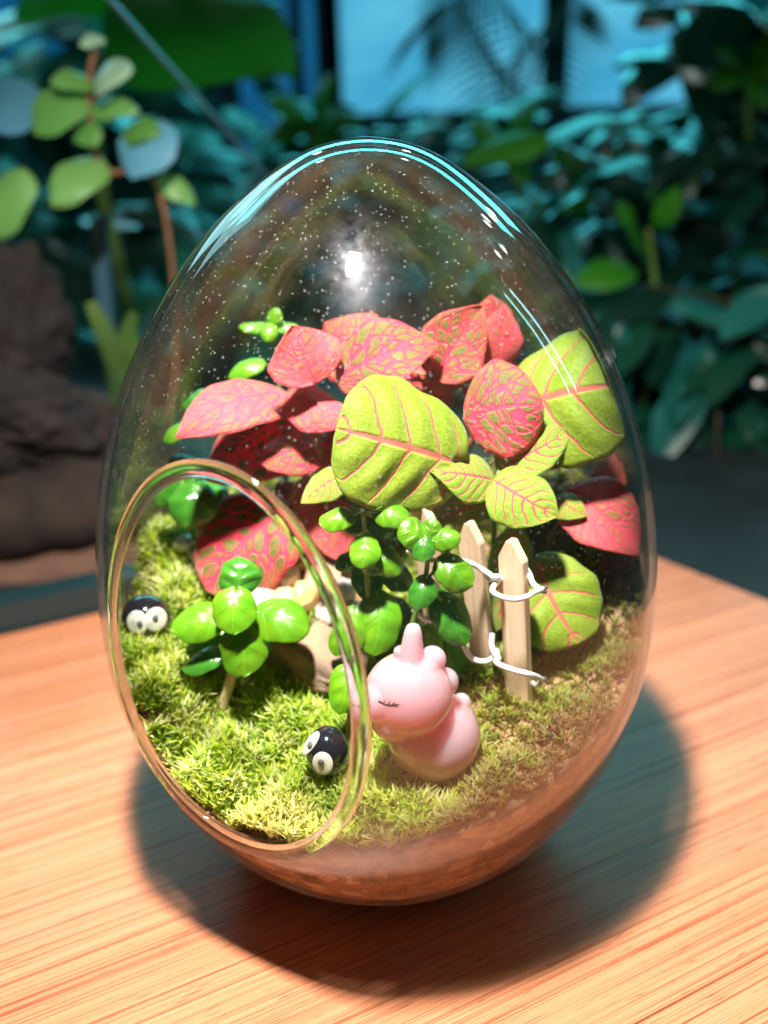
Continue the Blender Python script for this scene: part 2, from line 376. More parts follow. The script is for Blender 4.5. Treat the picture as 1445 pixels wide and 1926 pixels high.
# backdrop wall with bright windows far behind
M['wall'] = simple_mat('teal_dark_wall', (.015, .26, .24), .7, .6, 2.2)
def emit_mat(name, c1, c2, strength, scale):
    mt, nt, out = newmat(name); N = NT(nt)
    tc = N.n('ShaderNodeTexCoord'); nz = N.noise(scale, tc.outputs['Object'], 3)
    e = N.n('ShaderNodeEmission'); N.put(e.inputs[0], N.mix(N.step(nz.outputs[0], .35, .65), c1, c2)); e.inputs[1].default_value = strength
    N.link(e, out.inputs[0]); return mt
M['window'] = emit_mat('daylit_pane', (.045, .36, .60), (.12, .55, .78), 1.0, 3.0)
M['window_blue'] = emit_mat('daylit_pane_dim', (.004, .075, .21), (.01, .14, .30), 0.9, 3.0)
M['frame'] = simple_mat('window_frame_dark', (.012, .05, .085), .5, .3, 5)
YB = 215.0
def wall_quad(x0, y0, x1, y1, Y):
    return [at(x0, y1, Y), at(x1, y1, Y), at(x1, y0, Y), at(x0, y0, Y)]
wl = mk('back_wall', [(-190, YB+6, -3), (250, YB+6, -3), (250, YB+6, 150), (-190, YB+6, 150)], [(0, 1, 2, 3)], M['wall'], smooth=False)
tagd(wl, 'dim teal wall behind the plants', 'wall', kind='structure')
def window(name, x0, y0, x1, y1, mat, label, bars=()):
    P0 = at(x0, y1, YB); P1 = at(x1, y0, YB)
    o = empty(name, (P0.x, YB, P0.z), label, 'window')
    mk('pane', [(P0.x, YB, P0.z), (P1.x, YB, P0.z), (P1.x, YB, P1.z), (P0.x, YB, P1.z)], [(0, 1, 2, 3)], mat, o, smooth=False)
    def bar(xa, xb, za, zb):
        y0_, y1_ = YB-2.5, YB-.3
        V = [(xa, y0_, za), (xb, y0_, za), (xb, y1_, za), (xa, y1_, za), (xa, y0_, zb), (xb, y0_, zb), (xb, y1_, zb), (xa, y1_, zb)]
        mk('frame', V, [(0, 1, 5, 4), (1, 2, 6, 5), (2, 3, 7, 6), (3, 0, 4, 7), (4, 5, 6, 7), (3, 2, 1, 0)], M['frame'], o, smooth=False)
    bar(P0.x-5, P0.x, P0.z-4, P1.z); bar(P1.x, P1.x+4, P0.z-4, P1.z); bar(P0.x, P1.x, P0.z-4, P0.z)
    for bx in bars:
        q = at(bx, 100, YB).x; bar(q-1.5, q+1.5, P0.z, P1.z)
    return o
window('window', 640, -120, 1028, 215, M['window'], 'bright cyan window pane above the egg top')
window('window', 1062, -120, 1330, 200, M['window'], 'pale blue window behind the dark shrub leaves')
window('window', 470, -120, 600, 400, M['window_blue'], 'deep blue window pane beside the big dark leaf', (560,))
window('window', -60, -120, 250, 120, M['window_blue'], 'dim blue window behind the pale leaved vine', ())

# ------------------------------------------------------------------ bamboo board, glued from strips
GA = rad(25.8); G = Vector((math.cos(GA), math.sin(GA), 0)); GP = Vector((math.sin(GA), -math.cos(GA), 0))   # along grain, towards the viewer
L0 = atz(60, 1182, 0)                                  # a point of the far long edge
E0, E1 = atz(1240, 1050, 0), atz(1445, 1130, 0)        # the far right end
ed = (E1-E0).normalized()
board = empty('bamboo_board', (0, 0, -2.2), 'pale orange bamboo board with straight fine grain under the glass egg', 'board')
SW = 2.35
for i in range(20):
    a = L0 + GP*(i*SW+.004); b_ = L0 + GP*((i+1)*SW-.004)
    def endpt(p):
        # intersection of the grain line with the right end edge
        den = G.x*ed.y-G.y*ed.x; t = ((E0.x-p.x)*ed.y-(E0.y-p.y)*ed.x)/den
        return p + G*t
    ea, eb = endpt(a), endpt(b_)
    sa, sb = a - G*38, b_ - G*38
    c0 = (a-G*10 + b_-G*10)/2
    Mi = Matrix.Rotation(-GA, 3, 'Z')
    loc = [Mi @ (q-c0) for q in (sa, ea, eb, sb)]
    me = bpy.data.meshes.new('strip'); bmx = bmesh.new()
    vt = [bmx.verts.new((q.x*S, q.y*S, 0)) for q in loc]; vb = [bmx.verts.new((q.x*S, q.y*S, -.0218)) for q in loc]
    bmx.faces.new(vt[::-1]); bmx.faces.new(vb)
    for k in range(4): bmx.faces.new((vt[k], vt[(k+1) % 4], vb[(k+1) % 4], vb[k]))
    bmesh.ops.recalc_face_normals(bmx, faces=bmx.faces[:])
    bmesh.ops.bevel(bmx, geom=[e for e in bmx.edges if all(v.co.z > -.001 for v in e.verts)], offset=.00012, segments=1, affect='EDGES')
    bmx.to_mesh(me); bmx.free(); me.materials.append(M['bamboo'])
    o = bpy.data.objects.new('strip', me); col.objects.link(o); o.parent = board
    o.location = (c0.x*S, c0.y*S, .022); o.rotation_euler = (0, 0, GA)

# ------------------------------------------------------------------ glass egg
egg = empty('glass_egg', (0, 0, 0.03), 'clear glass egg vase with an oval side opening, standing on the bamboo board', 'terrarium')
OAZ, OEL, OD = rad(-120.48), rad(2.43), 7.307
ON = Vector((math.cos(OEL)*math.cos(OAZ), math.cos(OEL)*math.sin(OAZ), math.sin(OEL)))
def prof_smooth(n=110):
    d = np.concatenate([[0], np.cumsum(np.hypot(np.diff(_pr[:, 0]), np.diff(_pr[:, 1])))]); t = np.linspace(0, d[-1], n)
    r = np.interp(t, d, _pr[:, 0]); z = np.interp(t, d, _pr[:, 1])
    for _ in range(6):
        r[1:-1] = .25*r[:-2]+.5*r[1:-1]+.25*r[2:]; z[1:-1] = .25*z[:-2]+.5*z[1:-1]+.25*z[2:]
    return r, z
pr_, pz_ = prof_smooth()
def surf(offset, seg=160):
    r = pr_.copy(); z = pz_.copy()
    dr = np.gradient(r); dz = np.gradient(z); ln = np.hypot(dr, dz); r = r - offset*dz/ln; z = z + offset*dr/ln
    if offset: z = np.maximum(z, .30)
    r[-1] = 0; r = np.maximum(r, 0)
    bmx = bmesh.new(); rings = []
    ctr_b = bmx.verts.new((0, 0, z[0])); top = bmx.verts.new((0, 0, z[-1]))
    for j in range(len(r)-1):
        rings.append([bmx.verts.new((r[j]*math.cos(2*math.pi*k/seg), r[j]*math.sin(2*math.pi*k/seg), z[j])) for k in range(seg)])
    for k in range(seg):
        k2 = (k+1) % seg
        bmx.faces.new((ctr_b, rings[0][k2], rings[0][k])); bmx.faces.new((rings[-1][k], rings[-1][k2], top))
        for j in range(len(rings)-1): bmx.faces.new((rings[j][k], rings[j][k2], rings[j+1][k2], rings[j+1][k]))
    bmesh.ops.bisect_plane(bmx, geom=bmx.verts[:]+bmx.edges[:]+bmx.faces[:], plane_co=ON*(OD-.05), plane_no=ON, clear_outer=True)
    if offset: bmesh.ops.reverse_faces(bmx, faces=bmx.faces[:])
    return bmx
bo = surf(0.0); bi = surf(0.20)
me = bpy.data.meshes.new('shell'); tmp = bpy.data.meshes.new('tmp'); bi.to_mesh(tmp); bo.from_mesh(tmp); bi.free()
for v in bo.verts: v.co *= S
bo.to_mesh(me); bo.free(); bpy.data.meshes.remove(tmp)
me.polygons.foreach_set('use_smooth', [True]*len(me.polygons)); me.materials.append(M['shell'])
o = bpy.data.objects.new('shell', me); col.objects.link(o); o.parent = egg
# rim: the thick fire-polished edge round the opening
zz = np.linspace(.2, 20.3, 4000); rr_ = np.interp(zz, pz_, pr_)-.10; sv = (OD-.05-math.sin(OEL)*zz)/(math.cos(OEL)*rr_)
ok = np.abs(sv) <= 1; th = np.arccos(sv[ok])
ca = [Vector((r*math.cos(OAZ+t), r*math.sin(OAZ+t), z)) for r, t, z in zip(rr_[ok], th, zz[ok])]
cb = [Vector((r*math.cos(OAZ-t), r*math.sin(OAZ-t), z)) for r, t, z in zip(rr_[ok], th, zz[ok])]
loop = np.array([tuple(p) for p in ca+cb[::-1]]); loop = np.vstack([loop, loop[:1]])
dl = np.concatenate([[0], np.cumsum(np.linalg.norm(np.diff(loop, axis=0), axis=1))]); NT_ = 200
tt = np.linspace(0, dl[-1], NT_+1)[:-1]; RIMC = np.stack([np.interp(tt, dl, loop[:, k]) for k in range(3)], -1)
V, F = [], []; NS = 18; rim_c = Vector(RIMC.mean(0))
for i in range(NT_):
    p = Vector(RIMC[i]); t = (Vector(RIMC[(i+1) % NT_])-Vector(RIMC[i-1])).normalized()
    b = t.cross(ON).normalized()
    if b.dot(p-rim_c) < 0: b = -b
    # the wall turns inwards here: bead flattened along the wall direction
    n_e = Vector((p.x, p.y, 0)).normalized(); wd = (b - n_e*b.dot(n_e)).normalized()
    a = t.cross(wd).normalized()
    for k in range(NS):
        th_ = 2*math.pi*k/NS; V.append(p + wd*(.22*math.cos(th_)) + a*(.125*math.sin(th_)) + wd*.05)
for i in range(NT_):
    for k in range(NS):
        F.append((i*NS+k, i*NS+(k+1) % NS, ((i+1) % NT_)*NS+(k+1) % NS, ((i+1) % NT_)*NS+k))
rim = mk('opening_rim', V, F, M['rim'], egg)
bmx = bmesh.new(); bmx.from_mesh(rim.data); bmesh.ops.recalc_face_normals(bmx, faces=bmx.faces[:]); bmx.to_mesh(rim.data); bmx.free()

# ------------------------------------------------------------------ soil body inside the glass
def soil_mat():
    mt, nt, out = newmat('dark_soil'); N = NT(nt); tc = N.n('ShaderNodeTexCoord')
    a = N.noise(160, tc.outputs['Object'], 6, .65); b = N.noise(28, tc.outputs['Object'], 4)
    c = N.mix(N.step(b.outputs[0], .3, .7), (.34, .17, .10), (.46, .25, .155)); c = N.mix(N.math('MULTIPLY', N.step(a.outputs[0], .46, .64), .8), c, (.12, .05, .03))
    vo = N.n('ShaderNodeTexVoronoi'); N.put(vo.inputs['Scale'], 230.0); N.link(tc.outputs['Object'], vo.inputs['Vector'])
    sp = N.n('ShaderNodeSeparateColor'); N.link(vo.outputs['Color'], sp.inputs[0])
    c = N.mix(N.math('MULTIPLY', N.math('GREATER_THAN', sp.outputs[0], .90), .85), c, (.74, .46, .28))
    bm = N.bump(a.outputs[0], .8, .001)
    N.link(N.bsdf(Base_Color=c, Roughness=.85, Normal=bm), out.inputs[0]); return mt
M['soil'] = soil_mat()
SEG = 96; V, F = [Vector((0, 0, .34))], []; rows = []
th_list = [2*math.pi*k/SEG for k in range(SEG)]
edge = []
for th_ in th_list:
    z = 6.0
    for _ in range(12):
        r = float(REGG(z))-.30; z = gz(r*math.cos(th_), r*math.sin(th_))-.15
    edge.append(z)
def add_ring(fn):
    rows.append(len(V))
    for k, th_ in enumerate(th_list): V.append(Vector(fn(k, th_)))
add_ring(lambda k, t: (1.8*math.cos(t), 1.8*math.sin(t), .34)); 
for j in range(15):
    f = j/14
    def fn(k, t, f=f):
        z = .36 + (edge[k]-.36)*f; r = max(float(REGG(z))-.245, 0) if z > .5 else 3.75
        return (r*math.cos(t), r*math.sin(t), z)
    add_ring(fn)
for j in range(1, 16):
    f = 1-j/16
    def fn(k, t, f=f):
        r = (float(REGG(edge[k]))-.31)*f; x, y = r*math.cos(t), r*math.sin(t); return (x, y, gz(x, y)-.15)
    add_ring(fn)
V.append(Vector((0, 0, gz(0, 0)-.15)))
for k in range(SEG):
    k2 = (k+1) % SEG; F.append((0, rows[0]+k2, rows[0]+k)); F.append((rows[-1]+k, rows[-1]+k2, len(V)-1))
    for a_, b_ in zip(rows[:-1], rows[1:]): F.append((a_+k, a_+k2, b_+k2, b_+k))
# the opening side: keep the soil behind the cut plane
for v in V:
    q = v.dot(ON)-(OD-.10)
    if q > 0: v -= ON*q; v.z -= .15
soil = mk('soil', V, F, M['soil'], origin=(0, 0, .34)); tagd(soil, 'reddish brown soil filling the bottom of the glass egg', 'soil', kind='structure')

# ------------------------------------------------------------------ moss
def moss_mat():
    mt, nt, out = newmat('moss_blades'); N = NT(nt)
    at_ = N.n('ShaderNodeVertexColor'); at_.layer_name = 'tint'
    p = N.bsdf(Base_Color=at_.outputs[0], Roughness=.55); p.inputs['Specular IOR Level'].default_value = .4
    tr = N.n('ShaderNodeBsdfTranslucent'); N.link(at_.outputs[0], tr.inputs[0])
    N.link(N.shmix(.48, p, tr), out.inputs[0]); return mt
M['moss'] = moss_mat()
def build_moss():
    pts = []
    cell = .175
    for gx in np.arange(-7.7, 7.7, cell):
        for gy in np.arange(-7.7, 7.0, cell):
            x, y = gx+rng.uniform(-.5, .5)*cell, gy+rng.uniform(-.5, .5)*cell
            if y > 3.5 and rng.random() < .6: continue
            pts.append((x, y))
    pts = np.array(pts); z = ground(pts[:, 0], pts[:, 1])
    z += .22*np.sin(pts[:, 0]*2.1+1.3)*np.sin(pts[:, 1]*1.9+.4) + .10*np.sin(pts[:, 0]*4.3)*np.cos(pts[:, 1]*3.7+1)
    r = np.hypot(pts[:, 0], pts[:, 1]); lim = REGG(z)-.30
    inside = (r < lim+.05) & (pts[:, 0]*ON.x+pts[:, 1]*ON.y+z*ON.z < OD+.12)
    # bare pebble and rock bed
    bare = (np.hypot((pts[:, 0]+2.3)/2.4, (pts[:, 1]-.6)/1.7) < 1)
    keep = inside & ~(bare & (rng.random(len(pts)) < .93))
    pts, z, r, lim = pts[keep], z[keep], r[keep], lim[keep]
    VV, FF, CC = [], [], []; nv = 0
    for (x, y), zz_, rr, ll in zip(pts, z, r, lim):
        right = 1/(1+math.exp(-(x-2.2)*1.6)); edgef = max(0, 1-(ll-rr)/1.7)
        front = 1/(1+math.exp((y+4.4)*1.6))
        t = rng.random()
        patch = .5+.5*math.sin(x*1.25+.8*math.sin(y*1.1))*math.cos(y*1.05+.6)
        if t < .18+.10*(1-right): tint = np.array((.78, .78, .36))*rng.uniform(.8, 1.15)      # pale tips
        elif t < .50+.25*patch: tint = np.array((.56, .64, .06))*rng.uniform(.75, 1.15)
        else: tint = np.array((.36, .55, .045))*rng.uniform(.7, 1.2)
        fade = math.exp(-((x+2.5)**2/2.0+(y+6.3)**2/.7)); tint = tint*(1-.75*fade)+np.array((.68, .58, .22))*.75*fade   # bleached tuft at the rim
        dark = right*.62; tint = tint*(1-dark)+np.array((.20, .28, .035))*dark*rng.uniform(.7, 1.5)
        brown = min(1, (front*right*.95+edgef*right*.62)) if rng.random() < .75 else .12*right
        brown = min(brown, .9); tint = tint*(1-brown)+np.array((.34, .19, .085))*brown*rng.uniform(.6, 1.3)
        nb = int(rng.integers(9, 15)); size = (1-.33*right)*rng.uniform(.75, 1.25)
        lean = rng.normal(size=2)*.25
        up = np.array((lean[0], lean[1], 1.0)); up /= np.linalg.norm(up)
        base = np.array((x, y, zz_-.12)); phase = rng.uniform(0, 6.28)
        for k in range(nb):
            az = phase+k*2.4+rng.normal()*.2; el = rng.uniform(.25, 1.25) if k > 2 else rng.uniform(1.1, 1.5)
            d = np.array((math.cos(az)*math.cos(el), math.sin(az)*math.cos(el), math.sin(el)))+up*.35; d /= np.linalg.norm(d)
            sd = np.array((-math.sin(az), math.cos(az), 0))
            Ln = rng.uniform(.30, .62)*size*(1.12-.2*right); wd = rng.uniform(.022, .040)*size*1.1
            b0 = base+up*(.10*k/nb+.05)*1.2
            mid_ = b0+d*Ln*.55; dr = d+np.array((math.cos(az), math.sin(az), -.5))*.35; dr /= np.linalg.norm(dr); tip = mid_+dr*Ln*.5
            q = [b0-sd*wd*.6, b0+sd*wd*.6, mid_+sd*wd, mid_-sd*wd, tip]
            for a_ in q:
                rad_ = math.hypot(a_[0], a_[1]); lm = float(np.interp(a_[2], _pr[:, 1], _pr[:, 0]))-.27
                if rad_ > lm: a_[0] *= lm/rad_; a_[1] *= lm/rad_
            VV += q; FF += [(nv, nv+1, nv+2, nv+3), (nv+3, nv+2, nv+4)]; nv += 5
            j = rng.uniform(.8, 1.2); tp = tint*j if rng.random() > .10 else np.minimum(tint*.5+np.array((.45, .45, .26))*(1-.5*right), .9); bs = tint*.85*j
            wt = np.minimum(tp*1.25+.02, 1)
            CC += [bs, bs, tp, tp, wt]
    me = bpy.data.meshes.new('moss'); me.from_pydata((np.array(VV)*S-np.array((0, 0, .05))).tolist(), [], FF); me.update()
    ca_ = me.color_attributes.new('tint', 'FLOAT_COLOR', 'POINT'); A = np.ones((len(VV), 4), np.float32); A[:, :3] = np.array(CC); ca_.data.foreach_set('color', A.ravel())
    me.materials.append(M['moss'])
    ob = bpy.data.objects.new('moss', me); col.objects.link(ob); ob.location = (0, 0, .05)
    tagd(ob, 'bright green moss carpet covering the soil inside the glass egg', 'moss', kind='stuff')

build_moss()

# ------------------------------------------------------------------ leaves
def leaf_grid(L, Wd, a=.58, b=.92, nu=26, nv=16, arch=.08, dome=.12, wav=.06, puck=0.0, nlat=5, cord=0.0, twist=0.0, ph=0.0, fold=0.0):
    nrmz = (a/(a+b))**a*(b/(a+b))**b
    V, UVS, F = [], [], []; p1, p2, p3 = [random.uniform(0, 6.28) for _ in range(3)]; ph = ph or p3; bend = random.uniform(-.06, .06)
    for i in range(nu+1):
        u = i/nu; uu = min(max(u, .0005), .9995)
        h = Wd/2*(uu**a*(1-uu)**b)/nrmz
        for j in range(nv+1):
            v = -1+2*j/nv; av = abs(v); hj = h*(1+.045*math.sin(9*u+(p1 if v > 0 else p2))+.02*math.sin(23*u+p2))
            x = L*u - cord*L*(av**1.6)*(1-u)**2.2
            y = hj*v + bend*L*math.sin(math.pi*u)
            z = arch*L*4*u*(1-u) - dome*Wd*(av**2)*(h/(Wd/2)) + fold*Wd*av*(h/(Wd/2))
            z += wav*Wd*math.sin(6.5*u+ph+(1.2 if v > 0 else 0))*av**1.5
            if puck:
                q = u - av*(.2+.1*av); z += puck*Wd*math.cos(2*math.pi*nlat*q)*math.sin(math.pi*min(av*1.05, 1))*math.sin(math.pi*u)**.5*-1*-1
            if twist:
                tw = twist*(u-.2); y, z = y*math.cos(tw)-z*math.sin(tw), y*math.sin(tw)+z*math.cos(tw)
            V.append((x, y, z)); UVS.append((u, .5+.5*v))
    for i in range(nu):
        for j in range(nv):
            p = i*(nv+1)+j; F.append((p, p+nv+1, p+nv+2, p+1))
    return V, F, UVS
def place(Vl, base, axis, normal):
    X = Vector(axis).normalized(); Z = Vector(normal); Z = (Z - X*Z.dot(X)).normalized(); Y = Z.cross(X)
    return [Vector(base)+X*v[0]+Y*v[1]+Z*v[2] for v in Vl]
TOCAM = -FW
def nvec(px, py, Y, face, side=0.0):
    P = at(px, py, Y); tc = (CAM-P).normalized()
    return (tc*face + Vector((0, -.15, 1))*(1-face) + RT*side).normalized()
def bt_leaf(parent, mat, base, tip, wpx, face=.6, side=0.0, name='leaf', label=None, petiole=None, **kw):
    B = at(*base); T = at(*tip); L = (T-B).length
    mid_ = (B+T)/2; wcm = wpx/ppc(mid_)
    n = nvec((base[0]+tip[0])/2, (base[1]+tip[1])/2, (base[2]+tip[2])/2, face, side)
    V, F, U = leaf_grid(L, wcm, **kw)
    V = keep_inside(place(V, B, T-B, n))
    o = mk(name, V, F, mat, parent, uv=U)
    sm = o.modifiers.new('thick', 'SOLIDIFY'); sm.thickness = .00022; sm.offset = 0
    if label: o['label'] = label
    if petiole:
        P = [B + (T-B).normalized()*.12] + [Vector(p) for p in petiole]
        V, F = tube(spline(P, 6), .055, 6); mk('stem', V, F, M['red_stem'] if mat in (M['red'], M['pink']) else M['stem'], parent)
    return o
def root_of(px, py, Y):
    p = at(px, py, Y); return Vector((p.x, p.y, gz(p.x, p.y)-.1))
def gp(x, y, dz=-.1): return Vector((x, y, gz(x, y)+dz))

# --- red net-leaved plant at the back left
rt1 = gp(-1.8, 1.6)
redA = empty('nerve_plant', rt1, 'red net-veined nerve plant behind the pebbles, its pink leaves reaching over the opening', 'plant')
cA = at(560, 745, 1.0); cA2 = at(600, 850, .8)
V, F = tube(spline([rt1, (rt1*.5+cA2*.5)+Vector((.2, .2, 0)), cA2, cA], 6), .11, 8); mk('stem', V, F, M['red_stem'], redA)
stA = [cA]
bt_leaf(redA, M['pink'], (548, 742, 1.4), (330, 822, -.6), 135, .45, -.1, arch=.10, dome=.10, wav=.03, petiole=[cA])
bt_leaf(redA, M['pink'], (592, 722, .6), (546, 612, .8), 150, .75, .25, arch=.05, dome=.05, fold=.10, petiole=[cA])
bt_leaf(redA, M['pink'], (540, 738, 1.2), (662, 800, .4), 105, .5, .15, arch=.08, dome=.12, petiole=[cA])
bt_leaf(redA, M['red'], (628, 838, 1.3), (492, 874, .3), 100, .5, 0, arch=.09, dome=.10, a=.6, b=.6, petiole=[cA2])
bt_leaf(redA, M['red'], (590, 780, 1.9), (385, 900, .9), 175, .5, -.1, arch=.06, dome=.10, petiole=[cA])
bt_leaf(redA, M['red'], (545, 945, 1.2), (385, 1108, -.2), 205, .62, -.15, arch=.04, dome=.08, a=.5, b=.5, puck=.012, petiole=[cA2])
bt_leaf(redA, M['pink'], (565, 900, 1.6), (655, 1062, .9), 120, .6, .1, arch=.06, dome=.08, petiole=[cA2])
bt_leaf(redA, M['red'], (630, 790, 1.6), (745, 880, .9), 170, .6, .1, arch=.06, dome=.1, petiole=[cA])
bt_leaf(redA, M['red'], (600, 930, 1.9), (520, 1010, 1.0), 150, .55, 0, arch=.06, dome=.1, petiole=[cA2])
bt_leaf(redA, M['red'], (520, 790, 2.2), (430, 790, 2.0), 110, .5, 0, arch=.06, dome=.1, petiole=[cA])
bt_leaf(redA, M['red'], (640, 860, 2.2), (690, 1000, 1.6), 150, .6, .2, arch=.06, dome=.1, petiole=[cA2])

# --- red plant at the back right
rt2 = gp(1.6, 3.2)
redB = empty('nerve_plant', rt2, 'tall red-leaved nerve plant rising behind the big round green leaf', 'plant')
cB = at(860, 715, 2.0); cB2 = at(900, 800, 1.4)
V, F = tube(spline([rt2, rt2*.5+cB2*.5+Vector((-.2, .3, 0)), cB2, cB], 6), .11, 8); mk('stem', V, F, M['red_stem'], redB)
bt_leaf(redB, M['red'], (632, 718, 1.0), (828, 646, 1.2), 150, .62, -.05, arch=.10, dome=.06, fold=.06, petiole=[cB])
bt_leaf(redB, M['red'], (700, 690, 2.6), (612, 606, 3.0), 150, .7, -.1, arch=.06, dome=.08, petiole=[cB])
bt_leaf(redB, M['red'], (812, 712, 1.6), (908, 574, 1.9), 130, .7, .1, arch=.05, dome=.02, fold=.12, petiole=[cB])
bt_leaf(redB, M['pink'], (936, 690, 2.2), (948, 574, 2.3), 85, .75, .2, arch=.05, dome=.05, petiole=[cB])
bt_leaf(redB, M['red'], (930, 640, 2.9), (925, 555, 3.0), 85, .6, .2, arch=.05, dome=.1, petiole=[cB])
bt_leaf(redB, M['red'], (872, 790, -.2), (1022, 762, -.8), 185, .8, .05, arch=.07, dome=.09, a=.6, b=.6, puck=.010, petiole=[cB2])
bt_leaf(redB, M['red'], (850, 760, 2.6), (760, 700, 2.4), 120, .6, 0, arch=.07, dome=.09, petiole=[cB])
bt_leaf(redB, M['red'], (960, 800, 2.0), (1080, 860, 1.6), 140, .5, .1, arch=.07, dome=.09, petiole=[cB2])

bt_leaf(redB, M['red'], (760, 745, 2.2), (690, 800, 1.8), 130, .55, -.1, arch=.07, dome=.09, petiole=[cB])
bt_leaf(redB, M['red'], (905, 760, 2.4), (1010, 700, 2.2), 120, .55, .1, arch=.07, dome=.09, petiole=[cB])
bt_leaf(redB, M['pink'], (870, 720, 2.6), (770, 655, 2.8), 90, .5, 0, arch=.09, dome=.09, petiole=[cB])
# --- pink leaf pair low on the right
rt3 = gp(5.2, .9)
redC = empty('nerve_plant', rt3, 'low nerve plant with one salmon pink leaf resting near the mossy right glass wall', 'plant')
cC = at(1080, 945, .2)
V, F = tube(spline([rt3, rt3*.6+cC*.4+Vector((-.2, 0, .2)), cC], 6), .08, 8); mk('stem', V, F, M['red_stem'], redC)
bt_leaf(redC, M['pink'], (1064, 920, -.3), (1204, 1046, -1.8), 142, .75, .1, arch=.07, dome=.06, b=.95, fold=.05, petiole=[cC])
bt_leaf(redC, M['lime'], (1040, 938, -.6), (1104, 972, -1.2), 58, .6, 0, arch=.07, dome=.1, petiole=[cC])
bt_leaf(redC, M['red'], (1120, 915, .9), (1190, 850, .8), 80, .5, -.2, arch=.07, dome=.1, petiole=[cC])

# --- big green leaves
rt4 = gp(1.9, .6)
grA = empty('nerve_plant', rt4, 'nerve plant with a large round lime green leaf crossed by thin pink veins', 'plant')
cG = at(835, 900, -.4)
V, F = tube(spline([rt4, rt4*.5+cG*.5+Vector((.15, .1, 0)), cG], 6), .10, 8); mk('stem', V, F, M['stem'], grA)
bt_leaf(grA, M['green'], (852, 868, -1.6), (632, 806, -2.4), 254, .80, -.1, arch=.06, dome=.10, a=.40, b=.34, puck=.020, nlat=4, nu=34, nv=24, cord=.13, wav=.02, petiole=[cG])
bt_leaf(grA, M['lime'], (655, 888, -.9), (566, 948, -1.6), 66, .6, -.1, arch=.08, dome=.12, petiole=[cG])
rt5 = gp(4.6, 1.6)
grB = empty('nerve_plant', rt5, 'nerve plant with a broad olive leaf curling towards the upper right glass', 'plant')
cH = at(1010, 830, .9)
V, F = tube(spline([rt5, rt5*.5+cH*.5+Vector((-.1, .2, 0)), cH], 6), .10, 8); mk('stem', V, F, M['stem'], grB)
bt_leaf(grB, M['green'], (950, 778, .7), (1186, 722, -1.2), 262, .72, .10, arch=.08, dome=.14, a=.50, b=.38, puck=.018, nlat=4, nu=34, nv=24, petiole=[cH])
rt6 = gp(4.4, -.9)
grC = empty('nerve_plant', rt6, 'nerve plant whose broad light green leaf lies on the moss beside the fence', 'plant')
cI = at(1000, 1060, -.8)
V, F = tube(spline([rt6, rt6*.4+cI*.6, cI], 6), .09, 8); mk('stem', V, F, M['stem'], grC)
bt_leaf(grC, M['green'], (1008, 1052, -1.4), (1090, 1212, -2.9), 185, .72, .05, arch=.05, dome=.10, a=.46, b=.42, puck=.014, nlat=4, nu=34, nv=24, cord=.06, petiole=[cI])
bt_leaf(grC, M['lime'], (972, 985, -.7), (932, 1190, -1.3), 88, .6, -.3, arch=.05, dome=.10, petiole=[cI])
# --- small lime leaves above the fence
rt7 = gp(3.2, .4)
grD = empty('nerve_plant', rt7, 'small lime nerve plant with pink ribbed leaves just above the picket fence', 'plant')
cJ = at(930, 908, -1.1)
V, F = tube(spline([rt7, rt7*.5+cJ*.5+Vector((.15, .25, 0)), cJ], 6), .08, 8); mk('stem', V, F, M['stem'], grD)
bt_leaf(grD, M['lime'], (930, 905, -1.2), (808, 888, -2.0), 104, .62, 0, arch=.10, dome=.10, puck=.012, nlat=7, nu=40, nv=20, petiole=[cJ])
bt_leaf(grD, M['lime'], (926, 902, -1.4), (1050, 974, -2.3), 128, .68, .05, arch=.10, dome=.10, puck=.012, nlat=7, nu=40, nv=20, petiole=[cJ])
bt_leaf(grD, M['lime'], (934, 884, -.8), (1074, 810, -.8), 98, .6, .1, arch=.08, dome=.06, fold=.06, petiole=[cJ])
bt_leaf(grD, M['lime'], (924, 930, -1.0), (804, 990, -1.7), 76, .6, -.1, arch=.08, dome=.10, petiole=[cJ])
bt_leaf(grD, M['lime'], (940, 925, -.8), (990, 985, -1.0), 60, .6, .1, arch=.08, dome=.10, petiole=[cJ])

# ------------------------------------------------------------------ glossy round-leaved plants
def rl(parent, px, py, Y, wpx, hpx, ang, face=.65, lean=0.0, mat=None, side=0.0, dome=.22, stem_to=None, cord=.10, **kw):
    """round thick leaf centred at a position; ang: direction of its tip in the picture plane (0 right, 90 down)"""
    C_ = at(px, py, Y); s = ppc(C_); a_ = rad(ang)
    ax = (RT*math.cos(a_) - UP*math.sin(a_) - FW*lean).normalized()
    L = hpx/s; Wd = wpx/s
    n = nvec(px, py, Y, face, side); n = (n - ax*n.dot(ax)).normalized()
    V, F, U = leaf_grid(L, Wd, a=kw.get('a', .50), b=kw.get('b', random.uniform(.46, .66)), nu=18, nv=14, arch=.13, dome=dome, cord=cord, puck=kw.get('puck', random.uniform(.012, .03)), nlat=3, wav=random.uniform(.03, .08))
    V = place(V, C_-ax*(L*.47)-n*(.10*L), ax, n)
    V = keep_inside(V)
    o = mk('leaf', V, F, mat or M['shine'], parent, uv=U)
    sm = o.modifiers.new('thick', 'SOLIDIFY'); sm.thickness = .0007; sm.offset = -1
    sb = o.modifiers.new('sub', 'SUBSURF'); sb.levels = 1; sb.render_levels = 1
    if stem_to is not None:
        b0 = C_-ax*(L*.40)-n*(.06*L); q = Vector(stem_to)
        V, F = tube(spline([b0, b0*.4+q*.6+Vector((0, 0, -.05)), q], 4), .045, 6); mk('stem', V, F, M['stem'], parent)
    return o
def stalk(parent, pts, r0, r1, mat):
    P = spline(pts, 6); V, F = tube(P, [r0+(r1-r0)*i/(len(P)-1) for i in range(len(P))], 8); mk('stem', V, F, mat, parent)

